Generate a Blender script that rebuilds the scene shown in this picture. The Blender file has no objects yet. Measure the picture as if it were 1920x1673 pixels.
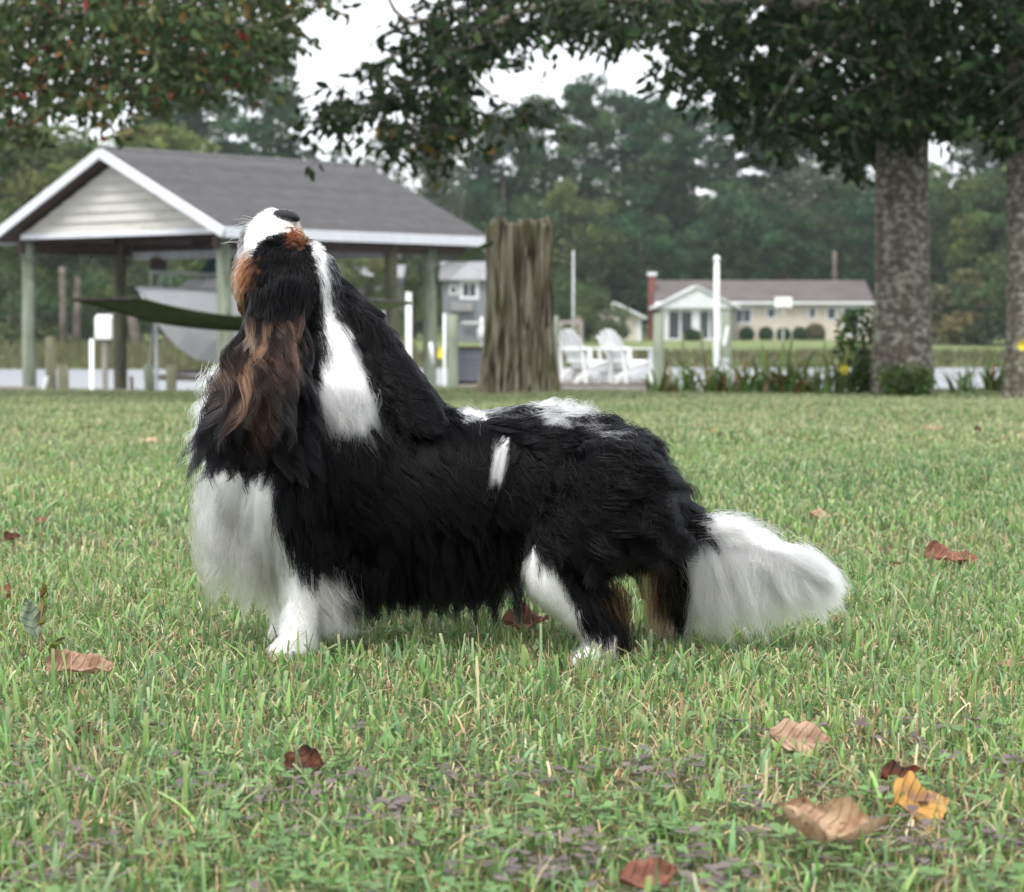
import bpy, bmesh, math, random
import numpy as np
from mathutils import Vector, Matrix, Quaternion
from mathutils.bvhtree import BVHTree
from mathutils.kdtree import KDTree

random.seed(7)
RNG = np.random.default_rng(11)
scene = bpy.context.scene
COL = scene.collection
R = math.radians

# ------------------------------------------------------------------ camera
CAM_H = 0.446
F_PX = 4600.0                    # focal length in photograph pixels (1920 wide)
PITCH = math.atan((836.5 - 600.0) / F_PX)
cam_d = bpy.data.cameras.new("camera")
cam = bpy.data.objects.new("camera", cam_d)
COL.objects.link(cam)
cam.location = (0, 0, CAM_H)
cam.rotation_euler = (R(90) - PITCH, 0, 0)
cam_d.sensor_width = 36.0
cam_d.lens = 36.0 * F_PX / 1920.0
cam_d.clip_start = 0.05
cam_d.clip_end = 3000
cam_d.dof.use_dof = True
cam_d.dof.focus_distance = 3.2
cam_d.dof.aperture_fstop = 12.0
scene.camera = cam

# ------------------------------------------------------------------ overcast sky
SUN_EL, SUN_AZ = R(58), R(200)   # azimuth clockwise from +Y
world = bpy.data.worlds.new("World")
scene.world = world
world.use_nodes = True
wn, wl = world.node_tree.nodes, world.node_tree.links
wn.clear()
w_out = wn.new("ShaderNodeOutputWorld")
w_bg = wn.new("ShaderNodeBackground")
w_sky = wn.new("ShaderNodeTexSky")
w_sky.sky_type = 'NISHITA'
w_sky.sun_disc = False
w_sky.sun_elevation = SUN_EL
w_sky.sun_rotation = SUN_AZ
w_sky.air_density = 1.0
w_sky.dust_density = 4.0
w_hsv = wn.new("ShaderNodeHueSaturation")
w_hsv.inputs["Saturation"].default_value = 0.15
w_mix = wn.new("ShaderNodeMixRGB")
w_mix.inputs[0].default_value = 0.80
w_mix.inputs[2].default_value = (8.6, 8.9, 9.3, 1)     # even cloud deck
wl.new(w_sky.outputs[0], w_hsv.inputs["Color"])
wl.new(w_hsv.outputs[0], w_mix.inputs[1])
wl.new(w_mix.outputs[0], w_bg.inputs["Color"])
w_bg.inputs["Strength"].default_value = 0.10
wl.new(w_bg.outputs[0], w_out.inputs["Surface"])

sun_d = bpy.data.lights.new("sun", 'SUN')
sun_d.energy = 1.5
sun_d.angle = R(18)
sun_d.color = (1.0, 0.965, 0.92)
sun = bpy.data.objects.new("sun", sun_d)
COL.objects.link(sun)
_sd = Vector((math.sin(SUN_AZ) * math.cos(SUN_EL), math.cos(SUN_AZ) * math.cos(SUN_EL), math.sin(SUN_EL)))
sun.rotation_euler = _sd.to_track_quat('Z', 'Y').to_euler()
sun.location = _sd * 50

vs = scene.view_settings
vs.view_transform = 'Standard'
vs.look = 'None'
vs.exposure = 1.12
vs.gamma = 1.0
vs.use_curve_mapping = False
scene.cycles_curves.shape = 'RIBBONS'
scene.cycles_curves.subdivisions = 2
scene.cycles.max_bounces = 16
scene.cycles.transmission_bounces = 16
scene.cycles.glossy_bounces = 16
scene.cycles.diffuse_bounces = 4
scene.cycles.transparent_max_bounces = 8
scene.cycles.volume_bounces = 1

# ------------------------------------------------------------------ helpers
_FWD = Vector((0, math.cos(PITCH), -math.sin(PITCH)))
_UP = Vector((0, math.sin(PITCH), math.cos(PITCH)))
def at(px, py, Y):
    """the point of the place seen at photograph pixel (px,py), at distance Y north of the camera"""
    d = Vector((1, 0, 0)) * ((px - 960) / F_PX) + _UP * ((836.5 - py) / F_PX) + _FWD
    return Vector((0, 0, CAM_H)) + d * (Y / d.y)
def on_z(px, py, z):
    d = Vector((1, 0, 0)) * ((px - 960) / F_PX) + _UP * ((836.5 - py) / F_PX) + _FWD
    return Vector((0, 0, CAM_H)) + d * ((z - CAM_H) / d.z)

def tag(o, label=None, cat=None, group=None, kind=None):
    if label: o["label"] = label
    if cat: o["category"] = cat
    if group: o["group"] = group
    if kind: o["kind"] = kind
    return o
def empty(name, loc=(0, 0, 0), rz=0.0):
    o = bpy.data.objects.new(name, None)
    o.empty_display_size = 0.1
    COL.objects.link(o)
    o.location = loc
    o.rotation_euler = (0, 0, rz)
    return o
def link(name, data, parent=None, loc=None):
    o = bpy.data.objects.new(name, data)
    COL.objects.link(o)
    if parent is not None: o.parent = parent
    if loc is not None: o.location = loc
    return o
def copy_tree(o, parent=None):
    c = o.copy(); COL.objects.link(c); c.parent = parent
    for ch in list(o.children): copy_tree(ch, c)
    return c

class MB:
    """collects boxes, bars, tubes and faces; build() links them as one mesh object"""
    def __init__(self): self.v, self.f = [], []
    def add(self, vs_, fs_):
        n = len(self.v); self.v += [tuple(p) for p in vs_]; self.f += [tuple(i + n for i in f) for f in fs_]; return self
    def box(self, c, s, rz=0.0, M=None):
        hx, hy, hz = s[0] / 2, s[1] / 2, s[2] / 2
        m = M if M is not None else Matrix.Rotation(rz, 3, 'Z')
        pts = [Vector(c) + m @ Vector((x * hx, y * hy, z * hz)) for x in (-1, 1) for y in (-1, 1) for z in (-1, 1)]
        return self.add(pts, [(0, 1, 3, 2), (4, 6, 7, 5), (0, 4, 5, 1), (2, 3, 7, 6), (0, 2, 6, 4), (1, 5, 7, 3)])
    def bar(self, a, b, w, t, up=(0, 0, 1)):
        a, b = Vector(a), Vector(b); d = (b - a); L = d.length; d.normalize()
        s = d.cross(Vector(up))
        if s.length < 1e-4: s = d.cross(Vector((0, 1, 0)))
        s.normalize(); u = s.cross(d)
        M = Matrix((d, s, u)).transposed()
        return self.box((a + b) / 2, (L, w, t), M=M)
    def tube(self, pts, rad, n=8, caps=True, noise=0.0):
        pts = [Vector(p) for p in pts]
        rad = list(rad) if hasattr(rad, '__len__') else [rad] * len(pts)
        vs_, fs_ = [], []
        t0 = (pts[1] - pts[0]).normalized()
        s = t0.cross(Vector((0.13, 1, 0.21))).normalized()
        for i, p in enumerate(pts):
            t = (pts[min(i + 1, len(pts) - 1)] - pts[max(i - 1, 0)]).normalized()
            s = (s - t * s.dot(t)).normalized(); b = t.cross(s)
            for k in range(n):
                a = 2 * math.pi * k / n
                rr = rad[i] * (1 + noise * random.uniform(-1, 1))
                vs_.append(p + s * math.cos(a) * rr + b * math.sin(a) * rr)
        for i in range(len(pts) - 1):
            for k in range(n):
                k2 = (k + 1) % n
                fs_.append((i * n + k, i * n + k2, (i + 1) * n + k2, (i + 1) * n + k))
        if caps:
            fs_.append(tuple(range(n))[::-1]); fs_.append(tuple((len(pts) - 1) * n + k for k in range(n)))
        return self.add(vs_, fs_)
    def ellipsoid(self, c, r, nu=12, nv=8, M=None):
        vs_, fs_ = [], []
        m = M if M is not None else Matrix.Identity(3)
        for j in range(1, nv):
            ph = math.pi * j / nv
            for i in range(nu):
                a = 2 * math.pi * i / nu
                vs_.append(Vector(c) + m @ Vector((r[0] * math.sin(ph) * math.cos(a), r[1] * math.sin(ph) * math.sin(a), r[2] * math.cos(ph))))
        t = len(vs_); vs_.append(Vector(c) + m @ Vector((0, 0, r[2]))); vs_.append(Vector(c) + m @ Vector((0, 0, -r[2])))
        for j in range(nv - 2):
            for i in range(nu):
                i2 = (i + 1) % nu
                fs_.append((j * nu + i, (j + 1) * nu + i, (j + 1) * nu + i2, j * nu + i2))
        for i in range(nu):
            i2 = (i + 1) % nu
            fs_.append((t, i, i2)); fs_.append((t + 1, (nv - 2) * nu + i2, (nv - 2) * nu + i))
        return self.add(vs_, fs_)
    def mesh(self, name, mat, smooth=False):
        me = bpy.data.meshes.new(name)
        me.from_pydata(self.v, [], self.f)
        me.materials.append(mat)
        if smooth: me.shade_smooth()
        me.update()
        return me
    def build(self, name, mat, parent=None, smooth=False, bevel=0.0):
        o = link(name, self.mesh(name, mat, smooth), parent)
        if bevel:
            b = o.modifiers.new("bevel", 'BEVEL'); b.width = bevel; b.segments = 2; b.limit_method = 'ANGLE'
        return o

def np_mesh(name, V, F, mat, col=None, parent=None, smooth=False):
    """mesh from numpy arrays: V (n,3), F (m,k) all faces of k corners; col (n,3) -> colour attribute 'col'"""
    me = bpy.data.meshes.new(name)
    V = np.ascontiguousarray(V, dtype=np.float32); F = np.ascontiguousarray(F, dtype=np.int32)
    k = F.shape[1]
    me.vertices.add(len(V)); me.vertices.foreach_set("co", V.ravel())
    me.loops.add(F.size); me.loops.foreach_set("vertex_index", F.ravel())
    me.polygons.add(len(F))
    me.polygons.foreach_set("loop_start", np.arange(0, F.size, k, dtype=np.int32))
    me.update(calc_edges=True)
    me.validate()
    if smooth: me.shade_smooth()
    if col is not None:
        a = me.attributes.new("col", 'FLOAT_COLOR', 'POINT')
        c4 = np.ones((len(V), 4), dtype=np.float32); c4[:, :3] = col
        a.data.foreach_set("color", c4.ravel())
    me.materials.append(mat)
    return link(name, me, parent) if parent is not False else me

# ------------------------------------------------------------------ materials
def newmat(name):
    m = bpy.data.materials.new(name); m.use_nodes = True
    n, l = m.node_tree.nodes, m.node_tree.links
    return m, n, l, n["Principled BSDF"]
def ramp(n, l, src, stops):
    r = n.new("ShaderNodeValToRGB")
    e = r.color_ramp.elements
    e[0].position, e[0].color = stops[0][0], (*stops[0][1], 1)
    e[1].position, e[1].color = stops[1][0], (*stops[1][1], 1)
    for p, c in stops[2:]:
        x = e.new(p); x.color = (*c, 1)
    l.new(src, r.inputs[0])
    return r
def noise_mat(name, stops, scale=8.0, rough=0.8, detail=6.0, bump=0.0, stretch=(1, 1, 1), spec=0.3, bump_scale=None, distort=0.0, coords="Object"):
    m, n, l, p = newmat(name)
    tc = n.new("ShaderNodeTexCoord"); mp = n.new("ShaderNodeMapping")
    mp.inputs["Scale"].default_value = stretch
    l.new(tc.outputs[coords], mp.inputs[0])
    nz = n.new("ShaderNodeTexNoise"); nz.inputs["Scale"].default_value = scale; nz.inputs["Detail"].default_value = detail
    nz.inputs["Roughness"].default_value = 0.62; nz.inputs["Distortion"].default_value = distort
    l.new(mp.outputs[0], nz.inputs["Vector"])
    r = ramp(n, l, nz.outputs[0], stops)
    l.new(r.outputs[0], p.inputs["Base Color"])
    p.inputs["Roughness"].default_value = rough
    p.inputs["Specular IOR Level"].default_value = spec
    if bump:
        nb = n.new("ShaderNodeTexNoise"); nb.inputs["Scale"].default_value = bump_scale or scale * 3; nb.inputs["Detail"].default_value = 8
        l.new(mp.outputs[0], nb.inputs["Vector"])
        b = n.new("ShaderNodeBump"); b.inputs["Strength"].default_value = bump; b.inputs["Distance"].default_value = 0.02
        l.new(nb.outputs[0], b.inputs["Height"]); l.new(b.outputs[0], p.inputs["Normal"])
    return m
def leaf_mat(name, transl=0.35, rough=0.5, spec=0.3, gain=1.0):
    """leaf or blade: the colour of each comes from its own 'col' attribute"""
    m, n, l, p = newmat(name)
    a = n.new("ShaderNodeAttribute"); a.attribute_name = "col"
    l.new(a.outputs["Color"], p.inputs["Base Color"])
    p.inputs["Roughness"].default_value = rough
    p.inputs["Specular IOR Level"].default_value = spec
    t = n.new("ShaderNodeBsdfTranslucent"); l.new(a.outputs["Color"], t.inputs["Color"])
    mx = n.new("ShaderNodeMixShader"); mx.inputs[0].default_value = transl
    l.new(p.outputs[0], mx.inputs[1]); l.new(t.outputs[0], mx.inputs[2])
    l.new(mx.outputs[0], n["Material Output"].inputs["Surface"])
    return m

M = {}
M['white_trim'] = noise_mat("white_trim", [(0.3, (0.54, 0.56, 0.58)), (0.7, (0.66, 0.67, 0.69))], 3, 0.5)
M['white_plastic'] = noise_mat("white_plastic", [(0.3, (0.74, 0.75, 0.74)), (0.7, (0.84, 0.85, 0.85))], 5, 0.4)
M['siding'] = noise_mat("siding", [(0.30, (0.20, 0.23, 0.13)), (0.42, (0.46, 0.44, 0.40)), (0.7, (0.55, 0.53, 0.50))], 1.3, 0.6, stretch=(0.6, 0.6, 2.5))
M['shingle'] = noise_mat("shingle", [(0.25, (0.088, 0.085, 0.088)), (0.75, (0.145, 0.141, 0.145))], 4, 0.9, 8, 0.25, bump_scale=40)
M['shingle_pale'] = noise_mat("shingle_pale", [(0.25, (0.105, 0.102, 0.105)), (0.75, (0.165, 0.161, 0.164))], 4, 0.9, 8, 0.25, bump_scale=40)
M['shingle_dark'] = noise_mat("shingle_dark", [(0.25, (0.078, 0.076, 0.078)), (0.75, (0.13, 0.127, 0.13))], 4, 0.9, 8, 0.25, bump_scale=40)
M['dark_wood'] = noise_mat("dark_wood", [(0.3, (0.035, 0.025, 0.02)), (0.7, (0.09, 0.06, 0.045))], 4, 0.8, stretch=(1, 1, 3))
M['piling'] = noise_mat("piling", [(0.28, (0.085, 0.085, 0.05)), (0.5, (0.20, 0.23, 0.17)), (0.75, (0.27, 0.31, 0.24))], 3.0, 0.9, 8, 0.5, stretch=(3, 3, 0.5))
M['dark_piling'] = noise_mat("dark_piling", [(0.3, (0.05, 0.045, 0.03)), (0.7, (0.16, 0.16, 0.10))], 3.0, 0.9, 8, 0.5, stretch=(3, 3, 0.5))
M['grey_wood'] = noise_mat("grey_wood", [(0.3, (0.20, 0.18, 0.165)), (0.7, (0.34, 0.31, 0.29))], 3, 0.9, 8, 0.4, stretch=(4, 4, 4))
M['dock_wood'] = noise_mat("dock_wood", [(0.3, (0.13, 0.115, 0.10)), (0.7, (0.26, 0.23, 0.20))], 3, 0.9, 8, 0.4, stretch=(2, 2, 4))
M['metal'] = noise_mat("metal", [(0.3, (0.35, 0.36, 0.37)), (0.7, (0.5, 0.51, 0.52))], 5, 0.4)
M['hull'] = noise_mat("hull", [(0.3, (0.78, 0.78, 0.79)), (0.7, (0.86, 0.86, 0.87))], 2, 0.25, spec=0.5)
M['hull_low'] = noise_mat("hull_low", [(0.3, (0.62, 0.62, 0.60)), (0.7, (0.76, 0.76, 0.74))], 2, 0.5)
M['teal_glass'] = noise_mat("teal_glass", [(0.3, (0.03, 0.10, 0.095)), (0.7, (0.05, 0.15, 0.14))], 2, 0.2, spec=0.6)
M['house_wall'] = noise_mat("house_wall", [(0.3, (0.46, 0.41, 0.33)), (0.7, (0.55, 0.50, 0.42))], 1.5, 0.8)
M['house_roof'] = noise_mat("house_roof", [(0.3, (0.075, 0.064, 0.062)), (0.7, (0.12, 0.104, 0.10))], 0.6, 0.9, stretch=(1, 1, 3))
M['brick'] = noise_mat("brick", [(0.3, (0.13, 0.045, 0.04)), (0.7, (0.22, 0.085, 0.07))], 6, 0.9)
M['blue_siding'] = noise_mat("blue_siding", [(0.3, (0.15, 0.162, 0.182)), (0.7, (0.19, 0.20, 0.218))], 1.5, 0.8)
M['grey_roof'] = noise_mat("grey_roof", [(0.3, (0.19, 0.19, 0.20)), (0.7, (0.28, 0.28, 0.29))], 1.5, 0.9)
M['window_glass'] = noise_mat("window_glass", [(0.3, (0.025, 0.03, 0.035)), (0.7, (0.05, 0.06, 0.065))], 1.0, 0.12, spec=0.5)
M['hammock_net'] = noise_mat("hammock_net", [(0.3, (0.035, 0.055, 0.018)), (0.7, (0.08, 0.11, 0.04))], 20, 0.9)
M['twig'] = noise_mat("twig", [(0.3, (0.05, 0.042, 0.035)), (0.7, (0.12, 0.105, 0.085))], 12, 0.9)
M['far_bark'] = noise_mat("far_bark", [(0.3, (0.07, 0.055, 0.045)), (0.7, (0.17, 0.14, 0.12))], 2, 0.9)
M['yellow_petal'] = noise_mat("yellow_petal", [(0.3, (0.62, 0.50, 0.03)), (0.7, (0.72, 0.62, 0.06))], 10, 0.5)
M['leaf'] = leaf_mat("leaf", 0.32, 0.65, 0.14)
M['blade'] = leaf_mat("blade", 0.20, 0.42, 0.30)
M['needle'] = leaf_mat("needle", 0.25, 0.75, 0.08)
# trunk bark: grey brown with pale lichen plates
def bark_material(name):
    m, n, l, p = newmat(name)
    tc = n.new("ShaderNodeTexCoord"); mp = n.new("ShaderNodeMapping"); mp.inputs["Scale"].default_value = (1, 1, 1.3)
    l.new(tc.outputs["Object"], mp.inputs[0])
    n1 = n.new("ShaderNodeTexNoise"); n1.inputs["Scale"].default_value = 14; n1.inputs["Detail"].default_value = 8
    n2 = n.new("ShaderNodeTexNoise"); n2.inputs["Scale"].default_value = 15; n2.inputs["Detail"].default_value = 9; n2.inputs["Distortion"].default_value = 0.15
    l.new(mp.outputs[0], n1.inputs["Vector"]); l.new(mp.outputs[0], n2.inputs["Vector"])
    base = ramp(n, l, n1.outputs[0], [(0.35, (0.080, 0.066, 0.048)), (0.65, (0.150, 0.130, 0.098))])
    lich = ramp(n, l, n2.outputs[0], [(0.47, (0, 0, 0)), (0.62, (.85, .85, .85))])
    lc = ramp(n, l, n1.outputs[0], [(0.35, (0.24, 0.235, 0.19)), (0.65, (0.42, 0.415, 0.35))])
    mx = n.new("ShaderNodeMixRGB"); l.new(lich.outputs[0], mx.inputs[0]); l.new(base.outputs[0], mx.inputs[1]); l.new(lc.outputs[0], mx.inputs[2])
    l.new(mx.outputs[0], p.inputs["Base Color"]); p.inputs["Roughness"].default_value = 0.9
    b = n.new("ShaderNodeBump"); b.inputs["Strength"].default_value = 0.8; b.inputs["Distance"].default_value = 0.03
    l.new(n1.outputs[0], b.inputs["Height"]); l.new(b.outputs[0], p.inputs["Normal"])
    return m
M['bark'] = bark_material("bark")
def dead_wood_material(name):
    m, n, l, p = newmat(name)
    tc = n.new("ShaderNodeTexCoord"); mp = n.new("ShaderNodeMapping"); mp.inputs["Scale"].default_value = (9, 9, 1.0)
    l.new(tc.outputs["Object"], mp.inputs[0])
    n1 = n.new("ShaderNodeTexNoise"); n1.inputs["Scale"].default_value = 2.2; n1.inputs["Detail"].default_value = 9; n1.inputs["Distortion"].default_value = 0.8
    l.new(mp.outputs[0], n1.inputs["Vector"])
    c = ramp(n, l, n1.outputs[0], [(0.36, (0.03, 0.024, 0.012)), (0.45, (0.12, 0.095, 0.06)), (0.54, (0.31, 0.285, 0.20)), (0.66, (0.45, 0.42, 0.33))])
    mp2 = n.new("ShaderNodeMapping"); mp2.inputs["Scale"].default_value = (2, 2, 1.2); l.new(tc.outputs["Object"], mp2.inputs[0])
    n2 = n.new("ShaderNodeTexNoise"); n2.inputs["Scale"].default_value = 2.0; n2.inputs["Detail"].default_value = 5; l.new(mp2.outputs[0], n2.inputs["Vector"])
    mo = ramp(n, l, n2.outputs[0], [(0.50, (0, 0, 0)), (0.68, (0.7, 0.7, 0.7))])
    mx = n.new("ShaderNodeMixRGB"); l.new(mo.outputs[0], mx.inputs[0]); l.new(c.outputs[0], mx.inputs[1]); mx.inputs[2].default_value = (0.10, 0.105, 0.03, 1)
    l.new(mx.outputs[0], p.inputs["Base Color"]); p.inputs["Roughness"].default_value = 0.95
    b = n.new("ShaderNodeBump"); b.inputs["Strength"].default_value = 0.9; b.inputs["Distance"].default_value = 0.03
    l.new(n1.outputs[0], b.inputs["Height"]); l.new(b.outputs[0], p.inputs["Normal"])
    return m
M['dead_wood'] = dead_wood_material("dead_wood")

# ================================================================== terrain and water
def smooth(a, b, x):
    t = np.clip((x - a) / (b - a), 0, 1); return t * t * (3 - 2 * t)
def lawn_z(x, y):
    x = np.asarray(x, float); y = np.asarray(y, float)
    z = -0.17 * smooth(5.0, 21.5, y)
    z = z + 0.012 * np.sin(x * 1.3 + 0.7 * y) * smooth(4.5, 8, y) + 0.008 * np.sin(y * 2.1 - x * 0.9) * smooth(4.5, 8, y)
    return z
WATER_Z = -2.0
def grid_mesh(name, xs, ys, zf, mat, kind="structure"):
    X, Y = np.meshgrid(xs, ys); Z = zf(X, Y)
    V = np.stack([X, Y, Z], -1).reshape(-1, 3); nx, ny = len(xs), len(ys)
    i = np.arange(nx * ny).reshape(ny, nx)
    F = np.stack([i[:-1, :-1], i[:-1, 1:], i[1:, 1:], i[1:, :-1]], -1).reshape(-1, 4)
    o = np_mesh(name, V, F, mat, smooth=True)
    return tag(o, kind=kind)

def soil_material():
    m, n, l, p = newmat("lawn_soil")
    tc = n.new("ShaderNodeTexCoord")
    n1 = n.new("ShaderNodeTexNoise"); n1.inputs["Scale"].default_value = 60; n1.inputs["Detail"].default_value = 8
    n2 = n.new("ShaderNodeTexNoise"); n2.inputs["Scale"].default_value = 0.9; n2.inputs["Detail"].default_value = 4
    l.new(tc.outputs["Object"], n1.inputs["Vector"]); l.new(tc.outputs["Object"], n2.inputs["Vector"])
    a = ramp(n, l, n1.outputs[0], [(0.3, (0.025, 0.022, 0.014)), (0.5, (0.06, 0.055, 0.03)), (0.7, (0.12, 0.105, 0.06))])
    b = ramp(n, l, n1.outputs[0], [(0.3, (0.035, 0.045, 0.018)), (0.7, (0.085, 0.11, 0.045))])
    f = ramp(n, l, n2.outputs[0], [(0.4, (0, 0, 0)), (0.6, (1, 1, 1))])
    mx = n.new("ShaderNodeMixRGB"); l.new(f.outputs[0], mx.inputs[0]); l.new(a.outputs[0], mx.inputs[1]); l.new(b.outputs[0], mx.inputs[2])
    l.new(mx.outputs[0], p.inputs["Base Color"]); p.inputs["Roughness"].default_value = 1.0; p.inputs["Specular IOR Level"].default_value = 0.1
    return m
M['soil'] = soil_material()
def near_z(X, Y):
    return np.where(Y > 20.9, -0.5 - (Y - 20.9) * 2.5, lawn_z(X, Y))
ys = np.concatenate([np.linspace(-12, 1, 14), np.linspace(1.25, 20.9, 60), [20.95, 21.0, 21.5, 22.0]])
grid_mesh("lawn", np.linspace(-45, 45, 91), ys, near_z, M['soil'])
# the far side of the creek: bank, lawn, land to the horizon
M['far_lawn'] = noise_mat("far_lawn", [(0.3, (0.10, 0.14, 0.045)), (0.7, (0.17, 0.20, 0.075))], 0.35, 1.0, coords="Object")
def far_z(X, Y):
    sh = 2.5 * np.sin(X * 0.05) + 1.2 * np.sin(X * 0.17 + 1)
    y = Y - sh
    z = np.where(y < 127.5, -2.6 + 1.15 * smooth(121.5, 127.5, y), -1.45 + 0.45 * smooth(127.5, 177, y))
    z = z + 6.0 * smooth(230, 500, Y) * 0.4
    return z
ysf = np.concatenate([np.linspace(115, 140, 40), np.linspace(143, 240, 30), np.linspace(260, 500, 10), [800, 1500, 2500]])
grid_mesh("far_shore", np.concatenate([np.linspace(-900, -130, 8), np.linspace(-120, 120, 121), np.linspace(130, 900, 8)]), ysf, far_z, M['far_lawn'])

def water_material():
    m, n, l, p = newmat("creek_water")
    tc = n.new("ShaderNodeTexCoord"); mp = n.new("ShaderNodeMapping"); mp.inputs["Scale"].default_value = (0.6, 1.6, 1)
    l.new(tc.outputs["Object"], mp.inputs[0])
    nz = n.new("ShaderNodeTexNoise"); nz.inputs["Scale"].default_value = 2.4; nz.inputs["Detail"].default_value = 6
    l.new(mp.outputs[0], nz.inputs["Vector"])
    b = n.new("ShaderNodeBump"); b.inputs["Strength"].default_value = 1.0; b.inputs["Distance"].default_value = 0.25
    l.new(nz.outputs[0], b.inputs["Height"]); l.new(b.outputs[0], p.inputs["Normal"])
    p.inputs["Base Color"].default_value = (0.24, 0.255, 0.275, 1)
    p.inputs["Roughness"].default_value = 0.45
    p.inputs["IOR"].default_value = 1.33
    p.inputs["Specular IOR Level"].default_value = 0.9
    return m
M['water'] = water_material()
grid_mesh("creek_water", np.linspace(-500, 500, 21), np.linspace(20, 128, 12), lambda X, Y: np.full_like(X, WATER_Z), M['water'])
grid_mesh("creek_bed", np.linspace(-500, 500, 11), np.linspace(18, 140, 6), lambda X, Y: np.full_like(X, -4.5), M['soil'])

# ================================================================== foliage builders
def rand_rot(n, rng):
    q = rng.normal(size=(n, 4)); q /= np.linalg.norm(q, axis=1, keepdims=True)
    w, x, y, z = q.T
    return np.stack([np.stack([1 - 2 * (y * y + z * z), 2 * (x * y - w * z), 2 * (x * z + w * y)], -1),
                     np.stack([2 * (x * y + w * z), 1 - 2 * (x * x + z * z), 2 * (y * z - w * x)], -1),
                     np.stack([2 * (x * z - w * y), 2 * (y * z + w * x), 1 - 2 * (x * x + y * y)], -1)], 1)
def leaf_cloud(P, size, aspect, rng, droop=0.0):
    """one rhombic leaf card of its own at every point of P -> V, F"""
    n = len(P); Rm = rand_rot(n, rng)
    s = (size * rng.uniform(0.6, 1.35, n))[:, None]
    a, b = Rm[:, :, 0] * s, Rm[:, :, 1] * s * aspect
    if droop: a[:, 2] -= droop * np.abs(s[:, 0])
    V = np.stack([P - a, P - b + a * 0.1, P + a, P + b + a * 0.1], 1).reshape(-1, 3)
    F = np.arange(n * 4).reshape(n, 4)
    return V, F
def leaf_col(n, palette, rng, var=0.25, weights=None):
    pal = np.array(palette); k = rng.choice(len(pal), n, p=weights)
    c = pal[k] * rng.uniform(1 - var, 1 + var, (n, 1)) * rng.uniform(0.92, 1.08, (n, 3))
    return c
def crown_clumps(kind, h, rng):
    C, S = [], []
    if kind == 'pine':
        nb = 60
        for i in range(nb):
            z = h * (0.30 + 0.70 * (i + rng.uniform(0, 1)) / nb)
            reach = h * 0.20 * (1.0 - ((z / h - 0.30) / 0.78) ** 1.6) * rng.uniform(0.35, 1.0) + 0.3
            a = rng.uniform(0, 2 * math.pi)
            C.append((math.cos(a) * reach, math.sin(a) * reach, z + rng.uniform(-.3, .5)))
            s = rng.uniform(0.75, 1.35) * h / 20
            S.append((s * 1.25, s * 1.25, s * 0.62))
    elif kind == 'broad':
        nb = 80
        for i in range(nb):
            d = rng.normal(size=3); d /= np.linalg.norm(d)
            rr = rng.uniform(0.45, 1.0) ** 0.5
            C.append((d[0] * rr * h * 0.30, d[1] * rr * h * 0.30, h * 0.55 + d[2] * rr * h * 0.42))
            s = rng.uniform(0.06, 0.105) * h
            S.append((s, s, s * 0.8))
    else:   # bush: leafy to the ground
        nb = 46
        for i in range(nb):
            d = rng.normal(size=3); d /= np.linalg.norm(d); d[2] = abs(d[2])
            rr = rng.uniform(0.3, 1.0) ** 0.5
            C.append((d[0] * rr * h * 0.55, d[1] * rr * h * 0.55, h * 0.08 + d[2] * rr * h * 0.80))
            s = rng.uniform(0.12, 0.2) * h
            S.append((s, s, s * 0.85))
    return np.array(C), np.array(S)
def crown_mesh(name, kind, h, palette, seed, per=150, size=0.26, weights=None):
    rng = np.random.default_rng(seed)
    C, S = crown_clumps(kind, h, rng)
    k = np.repeat(np.arange(len(C)), per)
    d = rng.normal(size=(len(k), 3)); d /= np.linalg.norm(d, axis=1, keepdims=True)
    P = C[k] + d * S[k] * (rng.uniform(0.2, 1.0, (len(k), 1)) ** 0.45)
    V, F = leaf_cloud(P, size, 0.42, rng)
    cc = leaf_col(len(C), palette, rng, 0.3, weights)[k] * rng.uniform(0.75, 1.25, (len(k), 1))
    return np_mesh(name, V, F, M['needle'], np.repeat(cc, 4, 0), parent=False), C
def far_trunk_mesh(name, kind, h, C, seed):
    rnd = random.Random(seed); mb = MB()
    lean = rnd.uniform(-.3, .3)
    r0 = h * 0.0125 + 0.05
    top = h * (0.96 if kind == 'pine' else 0.8)
    mb.tube([(lean * t * t, 0, top * t - 0.3 * (1 - t)) for t in (0, .25, .5, .75, 1)], [r0 * 1.25, r0, r0 * .8, r0 * .5, r0 * .12], 7)
    for i in range(0, len(C), 3):
        c = C[i]; z0 = max(h * 0.2, c[2] - abs(c[0]) * 0.4 - abs(c[1]) * 0.4)
        mb.tube([(lean * (z0 / h) ** 2, 0, z0), ((c[0]) * .5, c[1] * .5, (z0 + c[2]) / 2 + .1), tuple(c)], [r0 * .35, r0 * .22, r0 * .08], 4, caps=False)
    return mb.mesh(name, M['far_bark'], True)
DK = [(0.030, 0.070, 0.034), (0.040, 0.088, 0.038), (0.058, 0.104, 0.042), (0.034, 0.076, 0.042)]
MD = [(0.06, 0.10, 0.040), (0.08, 0.12, 0.042), (0.10, 0.125, 0.046), (0.052, 0.088, 0.040)]
YG = [(0.10, 0.14, 0.042), (0.13, 0.16, 0.05), (0.085, 0.125, 0.038), (0.15, 0.15, 0.05)]
OL = [(0.10, 0.105, 0.05), (0.14, 0.12, 0.055), (0.085, 0.10, 0.045)]
GY = [(0.085, 0.10, 0.065), (0.11, 0.115, 0.085), (0.06, 0.08, 0.05)]
KINDS = {}
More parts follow.
